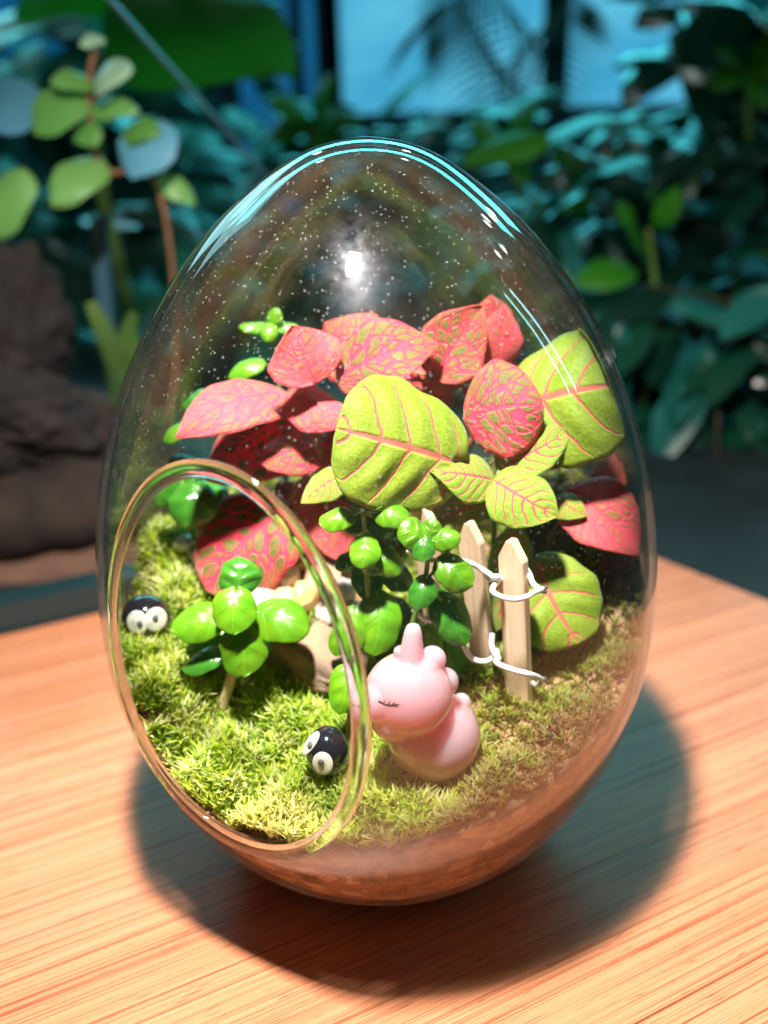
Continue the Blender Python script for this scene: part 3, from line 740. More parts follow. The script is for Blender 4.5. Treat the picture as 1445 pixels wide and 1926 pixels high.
# rosette in the front, on the moss
q0 = gp(-4.45, -2.6, -.15); q1 = at(447, 1175, -2.4)
pr1 = empty('peperomia', q0, 'low glossy green peperomia rosette on a pale stem in the sunny moss clearing', 'plant')
stalk(pr1, [q0, q0*.5+q1*.5+Vector((.1, 0, 0)), q1, at(447, 1100, -2.2)], .17, .07, M['pale_stem'])
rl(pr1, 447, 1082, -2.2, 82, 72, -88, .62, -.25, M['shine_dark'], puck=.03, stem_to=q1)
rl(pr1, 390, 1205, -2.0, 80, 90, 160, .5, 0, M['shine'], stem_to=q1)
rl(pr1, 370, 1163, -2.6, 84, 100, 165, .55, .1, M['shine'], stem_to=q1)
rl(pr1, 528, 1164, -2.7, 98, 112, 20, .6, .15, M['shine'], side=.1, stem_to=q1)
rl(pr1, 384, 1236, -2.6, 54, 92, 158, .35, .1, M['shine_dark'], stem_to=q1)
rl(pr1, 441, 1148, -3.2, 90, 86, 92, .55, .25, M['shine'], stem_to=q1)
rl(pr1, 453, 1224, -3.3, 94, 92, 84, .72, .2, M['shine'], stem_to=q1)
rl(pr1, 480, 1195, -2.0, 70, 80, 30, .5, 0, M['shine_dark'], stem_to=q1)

# tall one left of the fence
q0 = gp(-.35, -1.9); qa = at(700, 1200, -2.2); qb = at(690, 1080, -2.4); qc = at(684, 955, -2.5)
pr2 = empty('peperomia', q0, 'tall upright glossy peperomia rising behind the pink figure, leaves in tiers', 'plant')
stalk(pr2, [q0, qa, qb, qc], .10, .055, M['stem'])
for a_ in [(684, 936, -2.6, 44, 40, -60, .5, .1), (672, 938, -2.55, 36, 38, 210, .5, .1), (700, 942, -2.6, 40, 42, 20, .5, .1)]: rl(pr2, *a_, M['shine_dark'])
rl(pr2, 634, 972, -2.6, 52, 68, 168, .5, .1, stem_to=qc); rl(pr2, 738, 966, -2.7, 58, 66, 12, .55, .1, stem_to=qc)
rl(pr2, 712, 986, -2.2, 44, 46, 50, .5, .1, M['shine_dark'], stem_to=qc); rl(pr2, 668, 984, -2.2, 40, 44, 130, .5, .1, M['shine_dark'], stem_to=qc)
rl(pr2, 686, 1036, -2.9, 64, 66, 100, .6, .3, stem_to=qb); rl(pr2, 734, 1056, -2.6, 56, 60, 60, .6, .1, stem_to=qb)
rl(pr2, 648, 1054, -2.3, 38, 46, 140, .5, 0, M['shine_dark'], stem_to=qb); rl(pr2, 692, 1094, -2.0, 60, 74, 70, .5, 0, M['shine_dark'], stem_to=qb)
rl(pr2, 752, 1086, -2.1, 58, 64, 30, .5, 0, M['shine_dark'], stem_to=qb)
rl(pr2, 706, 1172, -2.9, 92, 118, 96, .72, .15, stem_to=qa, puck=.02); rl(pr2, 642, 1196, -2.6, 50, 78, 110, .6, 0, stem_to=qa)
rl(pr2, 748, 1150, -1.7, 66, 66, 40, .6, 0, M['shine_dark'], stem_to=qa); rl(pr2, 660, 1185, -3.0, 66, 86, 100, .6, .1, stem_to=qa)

# next one, against the fence
q0 = gp(.95, -2.3); qa = at(772, 1200, -2.8); qb = at(800, 1090, -3.0); qc = at(806, 1025, -3.1)
pr3 = empty('peperomia', q0, 'glossy peperomia leaning against the wooden pickets with large lower leaves', 'plant')
stalk(pr3, [q0, qa, qb, qc], .10, .055, M['stem'])
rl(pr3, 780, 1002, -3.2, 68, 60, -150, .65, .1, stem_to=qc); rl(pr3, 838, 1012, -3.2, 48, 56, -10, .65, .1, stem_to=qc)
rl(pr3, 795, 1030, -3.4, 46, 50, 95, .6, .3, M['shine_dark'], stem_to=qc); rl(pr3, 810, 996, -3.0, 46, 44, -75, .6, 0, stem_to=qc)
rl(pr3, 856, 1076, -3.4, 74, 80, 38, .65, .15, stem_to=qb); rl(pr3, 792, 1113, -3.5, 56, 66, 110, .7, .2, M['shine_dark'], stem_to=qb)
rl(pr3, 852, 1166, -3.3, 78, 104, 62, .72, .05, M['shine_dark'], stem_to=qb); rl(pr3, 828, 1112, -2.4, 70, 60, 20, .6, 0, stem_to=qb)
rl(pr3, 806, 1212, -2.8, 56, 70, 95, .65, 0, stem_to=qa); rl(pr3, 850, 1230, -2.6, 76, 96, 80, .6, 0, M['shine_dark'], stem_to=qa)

# little sprout next to the opening rim
q0 = gp(-.85, -4.3); q1 = at(660, 1310, -4.1)
pr4 = empty('peperomia', q0, 'single-leaf peperomia sprout on a short pale stem beside the pink figure', 'plant')
stalk(pr4, [q0, q0*.5+q1*.5, q1], .14, .08, M['pale_stem'])
rl(pr4, 646, 1298, -4.3, 70, 90, 100, .75, .1, stem_to=q1, puck=.03)

# back left
q0 = gp(-5.6, 2.0); q1 = at(350, 960, 1.2)
pr5 = empty('peperomia', q0, 'dark glossy peperomia cluster at the back of the moss under the pink leaf', 'plant')
stalk(pr5, [q0, q0*.5+q1*.5, q1, at(340, 890, 1.6)], .1, .06, M['stem'])
rl(pr5, 358, 946, .8, 96, 92, 100, .62, .2, M['shine_dark'], stem_to=q1); rl(pr5, 314, 915, 1.2, 54, 76, 110, .6, .1, M['shine_dark'], stem_to=q1)
rl(pr5, 345, 876, 1.8, 70, 60, 200, .6, 0, M['shine_dark'], stem_to=q1); rl(pr5, 400, 935, 1.8, 80, 80, 40, .5, 0, M['shine_dark'], stem_to=q1)

# far tall one
q0 = gp(-2.9, 3.9); q1 = at(528, 760, 3.4); q2 = at(512, 625, 3.4)
pr6 = empty('peperomia', q0, 'thin tall peperomia at the back, its small tip leaves above the pink leaves', 'plant')
stalk(pr6, [q0, q1, at(524, 690, 3.4), q2], .09, .05, M['stem'])
for a_ in [(476, 610, 3.4, 34, 50, 175, .35, .1), (512, 602, 3.3, 36, 48, -70, .35, .3), (536, 610, 3.4, 34, 48, 5, .35, .1), (505, 622, 3.0, 36, 40, 90, .4, .3)]: rl(pr6, *a_, stem_to=q2)
rl(pr6, 460, 690, 3.0, 46, 72, 155, .4, 0, stem_to=at(524, 690, 3.4)); rl(pr6, 376, 748, 2.2, 44, 70, 165, .4, 0, M['shine_dark'], stem_to=q1)
rl(pr6, 545, 705, 3.2, 40, 56, 60, .4, 0, stem_to=at(524, 690, 3.4)); rl(pr6, 335, 810, 1.6, 44, 66, 150, .4, 0, stem_to=q1)

# ------------------------------------------------------------------ pebbles and rock
def stone_mat(name, c1, c2, c3, rough=.5, sss=0.0, scale=120):
    mt, nt, out = newmat(name); N = NT(nt); tc = N.n('ShaderNodeTexCoord')
    a = N.noise(scale, tc.outputs['Object'], 6, .6); b = N.noise(scale*4, tc.outputs['Object'], 4)
    c = N.mix(N.step(a.outputs[0], .35, .65), c1, c2); c = N.mix(N.math('MULTIPLY', N.step(b.outputs[0], .55, .75), .6), c, c3)
    p = N.bsdf(Base_Color=c, Roughness=rough, Normal=N.bump(b.outputs[0], .5, .0006)); p.inputs['Subsurface Weight'].default_value = sss; p.inputs['Subsurface Scale'].default_value = .002
    N.link(p, out.inputs[0]); return mt
M['quartz'] = stone_mat('white_quartz', (.78, .74, .68), (.66, .58, .50), (.85, .82, .78), .35, .25)
M['amber'] = stone_mat('amber_pebble', (.72, .36, .08), (.80, .55, .26), (.55, .22, .05), .35, .3)
M['tan'] = stone_mat('tan_pebble', (.50, .34, .22), (.36, .22, .13), (.60, .46, .34), .6)
M['rock'] = stone_mat('tan_rock', (.34, .215, .13), (.19, .13, .088), (.42, .30, .20), .9, 0, 110)
def stone(name, c, r, scl, mat, label, cat, group=None, seed=0, sub=2, rot=0.0, rough=.2):
    bmx = bmesh.new(); bmesh.ops.create_icosphere(bmx, subdivisions=sub, radius=1)
    rs = np.random.default_rng(seed); planes = rs.normal(size=(9, 3)); planes /= np.linalg.norm(planes, axis=1)[:, None]; dd = rs.uniform(.62, .9, 9)
    for v in bmx.verts:
        p = np.array(v.co)
        for n_, d_ in zip(planes, dd):
            k = p@n_-d_
            if k > 0: p = p-n_*k*.92
        p = p*(1+rs.normal()*rough*.12); v.co = Vector(p*np.array(scl)*r)
    V = [Matrix.Rotation(rot, 3, 'Z') @ v.co + Vector(c) for v in bmx.verts]; F = [[v.index for v in f.verts] for f in bmx.faces]; bmx.free()
    o = mk(name, V, F, mat, origin=(c[0], c[1], c[2]-r*scl[2]*.8), smooth=False); tagd(o, label, cat, group); return o
pebs = [(536, 1078, .6, .52, 'quartz', 'angular white quartz pebble under the red net-veined leaf', 'A'), (574, 1118, -.3, .50, 'amber', 'amber orange pebble beside the tan rock', None), (500, 1118, -.1, .55, 'quartz', 'flat white pebble behind the peperomia rosette', None),
    (540, 1128, -.4, .45, 'tan', 'beige pebble touching the amber pebble', None), (618, 1140, -.5, .42, 'quartz', 'milky quartz pebble at the end of the tan rock', None), (606, 1086, .5, .6, 'tan', 'brown pebble behind the amber pebble', None),
    (470, 1090, .4, .42, 'tan', 'small brown pebble next to the moss edge', 'B'), (570, 1060, 1.2, .55, 'tan', 'brown pebble touching the white quartz pebble under the red leaf', 'C'), (640, 1105, .3, .5, 'quartz', 'pale pebble behind the glass rim', None),
    (436, 1060, 1.2, .4, 'quartz', 'small white pebble by the upper moss tuft', None), (665, 1150, -.1, .42, 'quartz', 'cream pebble behind the tall peperomia', None), (346, 1000, 1.7, .34, 'quartz', 'bluish white pebble under the dark peperomia', None),
    (366, 1030, 1.5, .3, 'quartz', 'tiny white pebble between moss and red leaf', None), (590, 1030, 2.2, .5, 'tan', 'shaded brown pebble at the very back of the pebble bed', 'C'), (645, 1060, 1.7, .5, 'tan', 'shaded brown pebble behind the pale pebble and the glass rim', 'C'), (520, 1098, .8, .4, 'amber', 'yellowish pebble wedged among white ones', None), (740, 1170, -.4, .45, 'tan', 'tan pebble between the two upright peperomias', None)]
for i, (px, py, Y, r, mt_, lb, g) in enumerate(pebs):
    p = at(px, py, Y)
    zg = gz(p.x, p.y); p.z = min(max(p.z, zg), zg+.35)
    stone('pebble', p, r*1.15, (1.15, .95, .8), M[mt_], lb, 'pebble', 'pebbles by the rock' , 20+i, 2, i*1.3)
# rock slab: faceted ridge
rc = at(585, 1205, -1.3); rc.z = gz(rc.x, rc.y)+.22
def rock():
    bmx = bmesh.new(); bmesh.ops.create_cube(bmx, size=1.0)
    bmesh.ops.subdivide_edges(bmx, edges=bmx.edges[:], cuts=7, use_grid_fill=True)
    rs = np.random.default_rng(5)
    for v in bmx.verts:
        x, y, z = v.co*2
        k = 1-.20*max(0, abs(x)-.3)
        nx, ny, nz = x*2.15*k, y*.95*(1-.25*abs(x)), z*.66*(1-.35*max(0, x))
        if z > 0: nz += .25*(y*.5) - .30*x
        n_ = math.sin(x*5+y*3)*.05+math.sin(y*7+z*4+1)*.05
        v.co = Vector((nx, ny, nz+n_))+Vector(rs.normal(size=3)*.07)
    bmesh.ops.smooth_vert(bmx, verts=bmx.verts[:], factor=.35, use_axis_x=True, use_axis_y=True, use_axis_z=True)
    R_ = Matrix.Rotation(rad(-33), 3, 'Z') @ Matrix.Rotation(rad(6), 3, 'Y') @ Matrix.Rotation(rad(-8), 3, 'X')
    V = [R_ @ v.co + rc for v in bmx.verts]; F = [[v.index for v in f.verts] for f in bmx.faces]; bmx.free()
    o = mk('rock', V, F, M['rock'], origin=(rc.x, rc.y, rc.z-.7)); tagd(o, 'tan brown rock slab lying behind the peperomia rosette', 'rock')
rock()

# ------------------------------------------------------------------ picket fence
fence = empty('picket_fence', gp(2.9, -2.2), 'miniature wooden picket fence of three pickets tied with white wire', 'fence')
FN = Vector((-.62, -.78, 0)).normalized()
def picket(b, t, wcm, thick, cut=.55):
    B, T = at(*b), at(*t); up = (T-B).normalized(); n = (FN-up*FN.dot(up)).normalized(); sx = up.cross(n).normalized()
    if sx.dot(RT) < 0: sx = -sx
    h = (T-B).length; hw = wcm/2
    out = [(-hw, 0), (hw*.96, -.06), (hw, h-cut), (hw*.18, h), (-hw*.30, h-.02), (-hw, h-cut*.9)]
    bmx = bmesh.new(); vs = [[bmx.verts.new((y_, x_, d_)) for x_, y_ in out] for d_ in (0, thick)]
    bmx.faces.new(vs[0]); bmx.faces.new(vs[1][::-1])
    for k in range(len(out)): bmx.faces.new((vs[0][k], vs[0][(k+1) % 6], vs[1][(k+1) % 6], vs[1][k]))
    bmesh.ops.recalc_face_normals(bmx, faces=bmx.faces[:]); bmesh.ops.bevel(bmx, geom=bmx.edges[:], offset=.025, segments=2, affect='EDGES')
    for v in bmx.verts: v.co *= S
    me = bpy.data.meshes.new('picket'); bmx.to_mesh(me); bmx.free(); me.materials.append(M['picket'])
    ob = bpy.data.objects.new('picket', me); col.objects.link(ob); ob.parent = fence
    R_ = Matrix((up, sx, up.cross(sx))).transposed().to_4x4()
    zax = Vector(R_.col[2][:3]); org = B - zax*0 if zax.dot(n) < 0 else B - zax*thick
    R_.translation = (org-parent_world(fence))*S; ob.matrix_local = R_
    return B, T
picket((972, 1320, -3.3), (958, 1018, -3.1), .72, .30)
picket((905, 1262, -2.4), (878, 985, -2.2), .66, .30)
picket((822, 1225, -2.25), (786, 945, -2.15), .66, .30)
def wire(pts, r=.075):
    V, F = tube(spline([at(*p) for p in pts], 7), r, 10); return V, F
def wire_obj(parts, ends):
    V, F = merge(*parts); o = mk('wire', V, F, M['wire'], fence)
    for e in ends:
        a_, b_ = at(*e[0]), at(*e[1]); V, F = tube([a_, b_], .055, 8); mk('wire_end', V, F, M['wire_end'], o)
wire_obj([wire([(766, 1034, -2.7), (792, 1050, -2.75), (822, 1054, -2.8), (850, 1052, -2.6), (880, 1058, -2.85), (902, 1068, -2.75), (918, 1078, -2.9), (928, 1086, -3.2), (936, 1094, -3.0), (928, 1104, -3.45), (928, 1114, -3.7), (945, 1123, -3.8), (970, 1127, -3.9), (992, 1122, -4.0), (1006, 1114, -3.75), (1020, 1108, -3.55)]),
          wire([(908, 1070, -2.6), (922, 1090, -2.9), (934, 1084, -3.3), (940, 1090, -3.0), (962, 1078, -2.7), (986, 1070, -2.8), (996, 1080, -3.1), (1002, 1096, -3.3), (1012, 1106, -3.5), (1024, 1112, -3.5)])], [((1019, 1109, -3.56), (1028, 1104, -3.5)), ((1020, 1113, -3.6), (1026, 1114, -3.52))])
wire_obj([wire([(776, 1146, -2.75), (798, 1164, -2.8), (826, 1170, -2.85), (846, 1176, -2.7), (868, 1205, -3.0), (882, 1232, -3.1), (896, 1242, -3.15), (914, 1244, -3.2), (926, 1238, -3.0), (934, 1224, -2.9), (936, 1234, -3.3), (934, 1246, -3.45), (948, 1254, -3.75), (968, 1261, -3.9), (992, 1267, -4.05), (1008, 1272, -3.9), (1020, 1279, -3.65)]),
          wire([(926, 1192, -2.6), (925, 1212, -2.8), (930, 1228, -3.1), (938, 1238, -3.35), (940, 1248, -3.2), (965, 1262, -2.75), (990, 1275, -2.9), (1004, 1286, -3.3), (1012, 1290, -3.55), (1016, 1284, -3.7)])], [((1018, 1278, -3.66), (1028, 1276, -3.6))])

# ------------------------------------------------------------------ black beads with eyes
M['black'] = simple_mat('black_glaze', (.012, .012, .016), .12, Coat_Weight=.6, Coat_Roughness=.05)
M['eye'] = simple_mat('white_glaze', (.62, .59, .52), .3, .25, 400)
M['pupil'] = simple_mat('grey_pupil', (.12, .13, .13), .3)
def bead(c, r, scl, eyes, label):
    c = Vector(c); e = empty('bead', (c.x, c.y, c.z-r*scl[2]), label, 'bead', 'black beads with eyes')
    V, F = ball(c, r, 36, 24, scl); mk('body', V, F, M['black'], e)
    for (px, py, rx, ry, pdx, pdy) in eyes:
        p = on_ball(px, py, c, r*.985); n = (p-c).normalized(); q = n.to_track_quat('Z', 'Y').to_matrix()
        s = 1/ppc(p)
        V, F = ball(p-n*.02, 1, 24, 10, (rx*s, ry*s, .05), q); ey = mk('eye', V, F, M['eye'], e)
        p2 = on_ball(px+pdx, py+pdy, c, r*1.07); V, F = ball(p2, .085, 12, 8, (1, 1, .5), q); mk('pupil', V, F, M['pupil'], ey)
b1 = at(275, 1160, -.75)

bead(b1, 46/ppc(b1), (1, 1, .92), [(258, 1171, 21, 23, 5, 2), (294, 1165, 23, 23, -2, -3)], 'shiny black bead with two white eyes resting on the mossy edge by the rosette')
b2 = at(617, 1414, -4.75)
bead(b2, 47/ppc(b2), (.9, .95, 1.08), [(583, 1398, 15, 27, 0, 3), (607, 1437, 20, 24, -3, -3)], 'shiny black bead with white eyes half sunk in moss below the pink figure')

# ------------------------------------------------------------------ pink resin figure
def pink_mat():
    mt, nt, out = newmat('pink_resin'); N = NT(nt)
    p = N.bsdf(Base_Color=(.95, .47, .54), Roughness=.13); p.inputs['Subsurface Weight'].default_value = 1.0
    p.inputs['Subsurface Radius'].default_value = (1.0, .55, .5); p.inputs['Subsurface Scale'].default_value = .018
    p.inputs['Coat Weight'].default_value = .4; p.inputs['Coat Roughness'].default_value = .08
    p.inputs['Transmission Weight'].default_value = .28
    N.link(p, out.inputs[0]); return mt
M['pink_resin'] = pink_mat()
bc = at(816, 1382, -4.7); hc = at(768, 1306, -5.15); s_ = 1/ppc(hc)
uni = empty('resin_figurine', (bc.x, bc.y, bc.z-1.25), 'translucent pink resin unicorn figurine with closed eyes sitting in the moss', 'figurine')
parts = [ball(bc, 94*s_, 40, 28, (.98, 1, .92)), ball(hc, 82*s_, 40, 28, (1.02, 1, .98)), ball(at(708, 1322, -5.6), 36*s_, 24, 16, (1, 1, 1)), ball(at(742, 1352, -5.5), 44*s_, 24, 16)]
hb, ht = at(774, 1243, -5.1), at(778, 1172, -4.9)
hv = [hb+(ht-hb)*k for k in (-.2, .1, .45, .8, .95, 1.0)]
parts.append(tube(hv, [.36, .30, .265, .21, .15, .05], 20))
for (px, py, Y, r) in [(814, 1240, -4.9, 26), (836, 1282, -4.8, 28), (800, 1262, -5.2, 26), (806, 1288, -5.2, 26), (752, 1226, -5.0, 12), (868, 1322, -4.2, 20), (864, 1340, -4.2, 24)]:
    parts.append(ball(at(px, py, Y), r*s_, 20, 14))
V, F = merge(*parts); ub = mk('body', V, F, M['pink_resin'], uni)
rm = ub.modifiers.new('union', 'REMESH'); rm.mode = 'VOXEL'; rm.voxel_size = .00036; rm.use_smooth_shade = True
sm = ub.modifiers.new('soft', 'SMOOTH'); sm.factor = .5; sm.iterations = 1
M['lash'] = simple_mat('lash_ink', (.03, .015, .02), .5)
def lash(arc, ticks):
    ps = []
    def sp(px, py):
        d = (FW*FPX + RT*(px-W0/2) - UP*(py-H0/2)).normalized(); best = None
        for c, r in ((hc, 82*s_), (at(708, 1322, -5.6), 36*s_), (at(742, 1352, -5.5), 44*s_)):
            oc = CAM-c; b = oc.dot(d); q = b*b-(oc.dot(oc)-r*r)
            if q > 0:
                t = -b-math.sqrt(q); best = t if best is None else min(best, t)
        return CAM + d*(best if best else (hc-CAM).length-1.2)
    ps.append(tube(spline([sp(*p) for p in arc], 5), .028, 6))
    for a_, b_ in ticks: ps.append(tube([sp(*a_), sp(*b_)], [.022, .008], 6))
    V, F = merge(*ps); mk('eyelash', V, F, M['lash'], uni)
lash([(712, 1319), (722, 1324), (734, 1327), (744, 1326)], [((722, 1324), (724, 1317)), ((730, 1326), (735, 1318)), ((737, 1327), (744, 1320)), ((744, 1326), (752, 1325)), ((742, 1327), (750, 1330))])
lash([(684, 1323), (690, 1325), (696, 1324)], [((689, 1324), (691, 1320))])

# ------------------------------------------------------------------ plants and things behind the board
def bg_leaf_mat(name, c1, c2, rough=.35, translucent=.12):
    mt, nt, out = newmat(name); N = NT(nt); ob = N.n('ShaderNodeObjectInfo')
    c = N.mix(ob.outputs['Random'], c1, c2); p = N.bsdf(Base_Color=c, Roughness=rough); tr = N.n('ShaderNodeBsdfTranslucent'); N.put(tr.inputs[0], c)
    N.link(N.shmix(translucent, p, tr), out.inputs[0]); return mt
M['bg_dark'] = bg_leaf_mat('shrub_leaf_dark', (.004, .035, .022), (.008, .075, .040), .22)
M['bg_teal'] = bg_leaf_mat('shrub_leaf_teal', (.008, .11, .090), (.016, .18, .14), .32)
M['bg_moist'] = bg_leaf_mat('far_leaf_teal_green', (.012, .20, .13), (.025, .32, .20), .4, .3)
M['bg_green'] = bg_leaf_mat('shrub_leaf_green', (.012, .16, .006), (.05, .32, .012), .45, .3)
M['bg_big'] = bg_leaf_mat('big_leaf_green', (.020, .30, .018), (.025, .38, .022), .5, .5)
M['vine_pale'] = bg_leaf_mat('vine_leaf_pale', (.42, .68, .42), (.62, .80, .60), .4, .3)
M['vine_green'] = bg_leaf_mat('vine_leaf_green', (.09, .30, .05), (.22, .48, .12), .4, .3)
M['vine_blue'] = bg_leaf_mat('vine_leaf_bluish', (.09, .30, .42), (.14, .40, .54), .35, .2)
M['bg_stem'] = simple_mat('brown_twig', (.05, .05, .03), .6, .3)
def leaf_data(name, L, Wd, a, b, mat, **kw):
    V, F, U = leaf_grid(L, Wd, a=a, b=b, nu=12, nv=6, **kw); me = bpy.data.meshes.new(name)
    me.from_pydata([(x*S, y*S, z*S) for x, y, z in V], [], F); me.update(); me.polygons.foreach_set('use_smooth', [True]*len(me.polygons)); me.materials.append(mat); return me
def put_leaf(parent, me, base, axis, normal, scale=1.0):
    X = Vector(axis).normalized(); Z = Vector(normal); Z = (Z-X*Z.dot(X)).normalized(); Y = Z.cross(X)
    o = bpy.data.objects.new('leaf', me); col.objects.link(o); o.parent = parent
    R_ = Matrix((X, Y, Z)).transposed().to_4x4() @ Matrix.Scale(scale, 4); R_.translation = (Vector(base)-parent_world(parent))*S
    o.matrix_local = R_; return o
def shrub(label, root, region, n, L, Wd, mats, seed, droop=.3, name='shrub', nb=5):
    """leafy shrub: branches from its foot to clumps, leaves along them"""
    rs = random.Random(seed); x0, y0, x1, y1, Ya, Yb = region
    e = empty(name, root, label, 'shrub')
    dat = [leaf_data('leaf', L*f, Wd*f, .6, .85, m_, arch=.06, dome=.1) for m_ in mats for f in (.8, 1.15)]
    tips = []
    for b in range(nb):
        tip = at(x0+(x1-x0)*(b+.5)/nb, rs.uniform(y0, y0+(y1-y0)*.5), rs.uniform(Ya, Yb))
        P = spline([Vector(root), Vector(root)*.5+tip*.5+Vector((rs.uniform(-4, 4), rs.uniform(-2, 4), 2)), tip], 8)
        V, F = tube(P, [.5-.4*i/(len(P)-1) for i in range(len(P))], 6); mk('branch', V, F, M['bg_stem'], e); tips.append(P)
    for k in range(n):
        P = at(rs.uniform(x0, x1), rs.uniform(y0, y1), rs.uniform(Ya, Yb))
        ax = Vector((rs.uniform(-1, 1), rs.uniform(-.8, .3), rs.uniform(-droop-.5, .5-droop*.5)))
        nn = Vector((rs.uniform(-.5, .5), rs.uniform(-.9, .1), 1))
        put_leaf(e, rs.choice(dat), P, ax, nn, rs.uniform(.8, 1.25))
    return e
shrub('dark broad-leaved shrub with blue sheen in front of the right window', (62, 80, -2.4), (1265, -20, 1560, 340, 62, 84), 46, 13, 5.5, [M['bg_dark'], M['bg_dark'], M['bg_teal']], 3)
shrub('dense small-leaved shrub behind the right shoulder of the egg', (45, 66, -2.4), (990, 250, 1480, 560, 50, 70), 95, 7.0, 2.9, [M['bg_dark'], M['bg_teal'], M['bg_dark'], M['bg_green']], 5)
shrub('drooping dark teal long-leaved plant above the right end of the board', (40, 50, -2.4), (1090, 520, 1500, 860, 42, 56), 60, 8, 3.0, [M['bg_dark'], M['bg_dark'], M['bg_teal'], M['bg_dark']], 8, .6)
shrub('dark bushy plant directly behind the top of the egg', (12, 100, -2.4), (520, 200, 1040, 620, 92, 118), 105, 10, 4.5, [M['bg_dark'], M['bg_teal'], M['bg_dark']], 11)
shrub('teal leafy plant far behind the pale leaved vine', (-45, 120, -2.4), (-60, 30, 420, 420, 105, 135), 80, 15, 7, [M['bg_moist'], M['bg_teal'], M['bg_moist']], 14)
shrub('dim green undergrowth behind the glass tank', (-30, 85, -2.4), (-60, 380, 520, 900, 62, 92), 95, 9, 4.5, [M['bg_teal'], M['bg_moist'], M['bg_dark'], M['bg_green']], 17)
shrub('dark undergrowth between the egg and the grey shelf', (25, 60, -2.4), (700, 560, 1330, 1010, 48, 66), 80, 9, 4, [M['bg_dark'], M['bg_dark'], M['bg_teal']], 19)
# a few bright green young leaves
yg = empty('young_shoot', at(930, 420, 60)*1.0, 'bright green young shoot beside the right edge of the egg top', 'plant')
yg.location = Vector((at(1230, 430, 47).x, 47, -2.4))*S
V, F = tube(spline([Vector((at(1230, 430, 47).x, 47, -2.4)), at(1235, 620, 47), at(1220, 430, 47)], 6), .2, 6); mk('stem', V, F, M['stem'], yg)
dg = leaf_data('leaf', 6, 3.4, .55, .7, M['bg_green'], arch=.06, dome=.1)
for (a_, b_) in [((1200, 440, 47), (1160, 380, 46)), ((1235, 430, 47), (1275, 350, 46)), ((1200, 510, 46), (1080, 530, 45)), ((1225, 480, 47), (1180, 430, 45))]:
    A_, B_ = at(*a_), at(*b_); put_leaf(yg, dg, A_, B_-A_, TOCAM+Vector((0, 0, .6)), (B_-A_).length/6)
for (px, py, Y, lb) in [(955, 268, 75, 'blurred green sprig beside the window foot'), (590, 225, 85, 'blurred green sprig in front of the blue window'), (1405, 130, 58, 'bright green sprig among the dark leaves by the window')]:
    e = empty('sprig', (at(px, py, Y).x, Y, -2.4), lb, 'plant'); P = at(px, py, Y)
    V, F = tube(spline([Vector((P.x, Y, -2.4)), Vector((P.x+2, Y+1, P.z*.5)), P], 6), .25, 6); mk('stem', V, F, M['stem'], e)
    for k in range(5):
        put_leaf(e, dg, P, Vector((math.cos(k*1.25), -.4, .6*math.sin(k*1.25))), TOCAM+Vector((0, 0, .5)), .7*Y/60)
# big dark green leaf plant
bp = empty('big_leaf_plant', (-22, 62, -2.4), 'plant with one huge dark green leaf hanging in from above', 'plant')
V, F = tube(spline([Vector((-22, 62, -2.4)), Vector((-24, 62, 22)), at(330, -150, 60), at(300, -60, 58)], 8), .6, 8); mk('stem', V, F, M['stem'], bp)
bl = leaf_data('leaf', 10, 8.2, .5, .8, M['bg_big'], arch=.1, dome=.12)
for (a_, b_, f) in [((235, -30, 58), (556, 150, 52), .95), ((300, -30, 60), (350, 160, 58), .55), ((240, -60, 60), (30, 40, 58), .8)]:
    A_, B_ = at(*a_), at(*b_); put_leaf(bp, bl, A_, B_-A_, TOCAM*1.0+Vector((0, 0, .8)), (B_-A_).length/10)
# palm fronds in front of the window
pm = empty('palm', (at(930, 300, 150).x, 150, -2.4), 'feathery palm fronds hanging across the bright window', 'palm')
V, F = tube(spline([Vector((at(930, 300, 150).x, 150, -2.4)), at(945, 500, 150), at(950, 300, 150)], 6), .8, 8); mk('trunk', V, F, M['bg_stem'], pm)
for pts in [[(950, 300, 150), (930, 120, 146), (860, 10, 140), (800, 30, 138)], [(950, 300, 150), (975, 130, 148), (940, -20, 144), (860, -60, 140)], [(950, 300, 150), (1000, 160, 148), (1040, 30, 146), (1080, -20, 140)], [(950, 300, 150), (900, 240, 146), (820, 230, 142), (770, 270, 140)]]:
    P = spline([at(*p) for p in pts], 9); parts = [tube(P, .25, 5)]
    for i in range(3, len(P)-1):
        t = (P[i+1]-P[i-1]).normalized()
        for sd in (-1, 1):
            d = (t*.6+Vector((0, 0, -.75))+RT*sd*.45).normalized(); n_ = d.cross(TOCAM).normalized()*.26; Ln = 11
            parts.append(([P[i]-n_*.4, P[i]+n_*.4, P[i]+d*Ln*.5+n_, P[i]+d*Ln*.5-n_, P[i]+d*Ln+Vector((0, 0, -1.5))], [(0, 1, 2, 3), (3, 2, 4)]))
    V, F = merge(*parts); mk('frond', V, F, M['bg_teal'], pm)
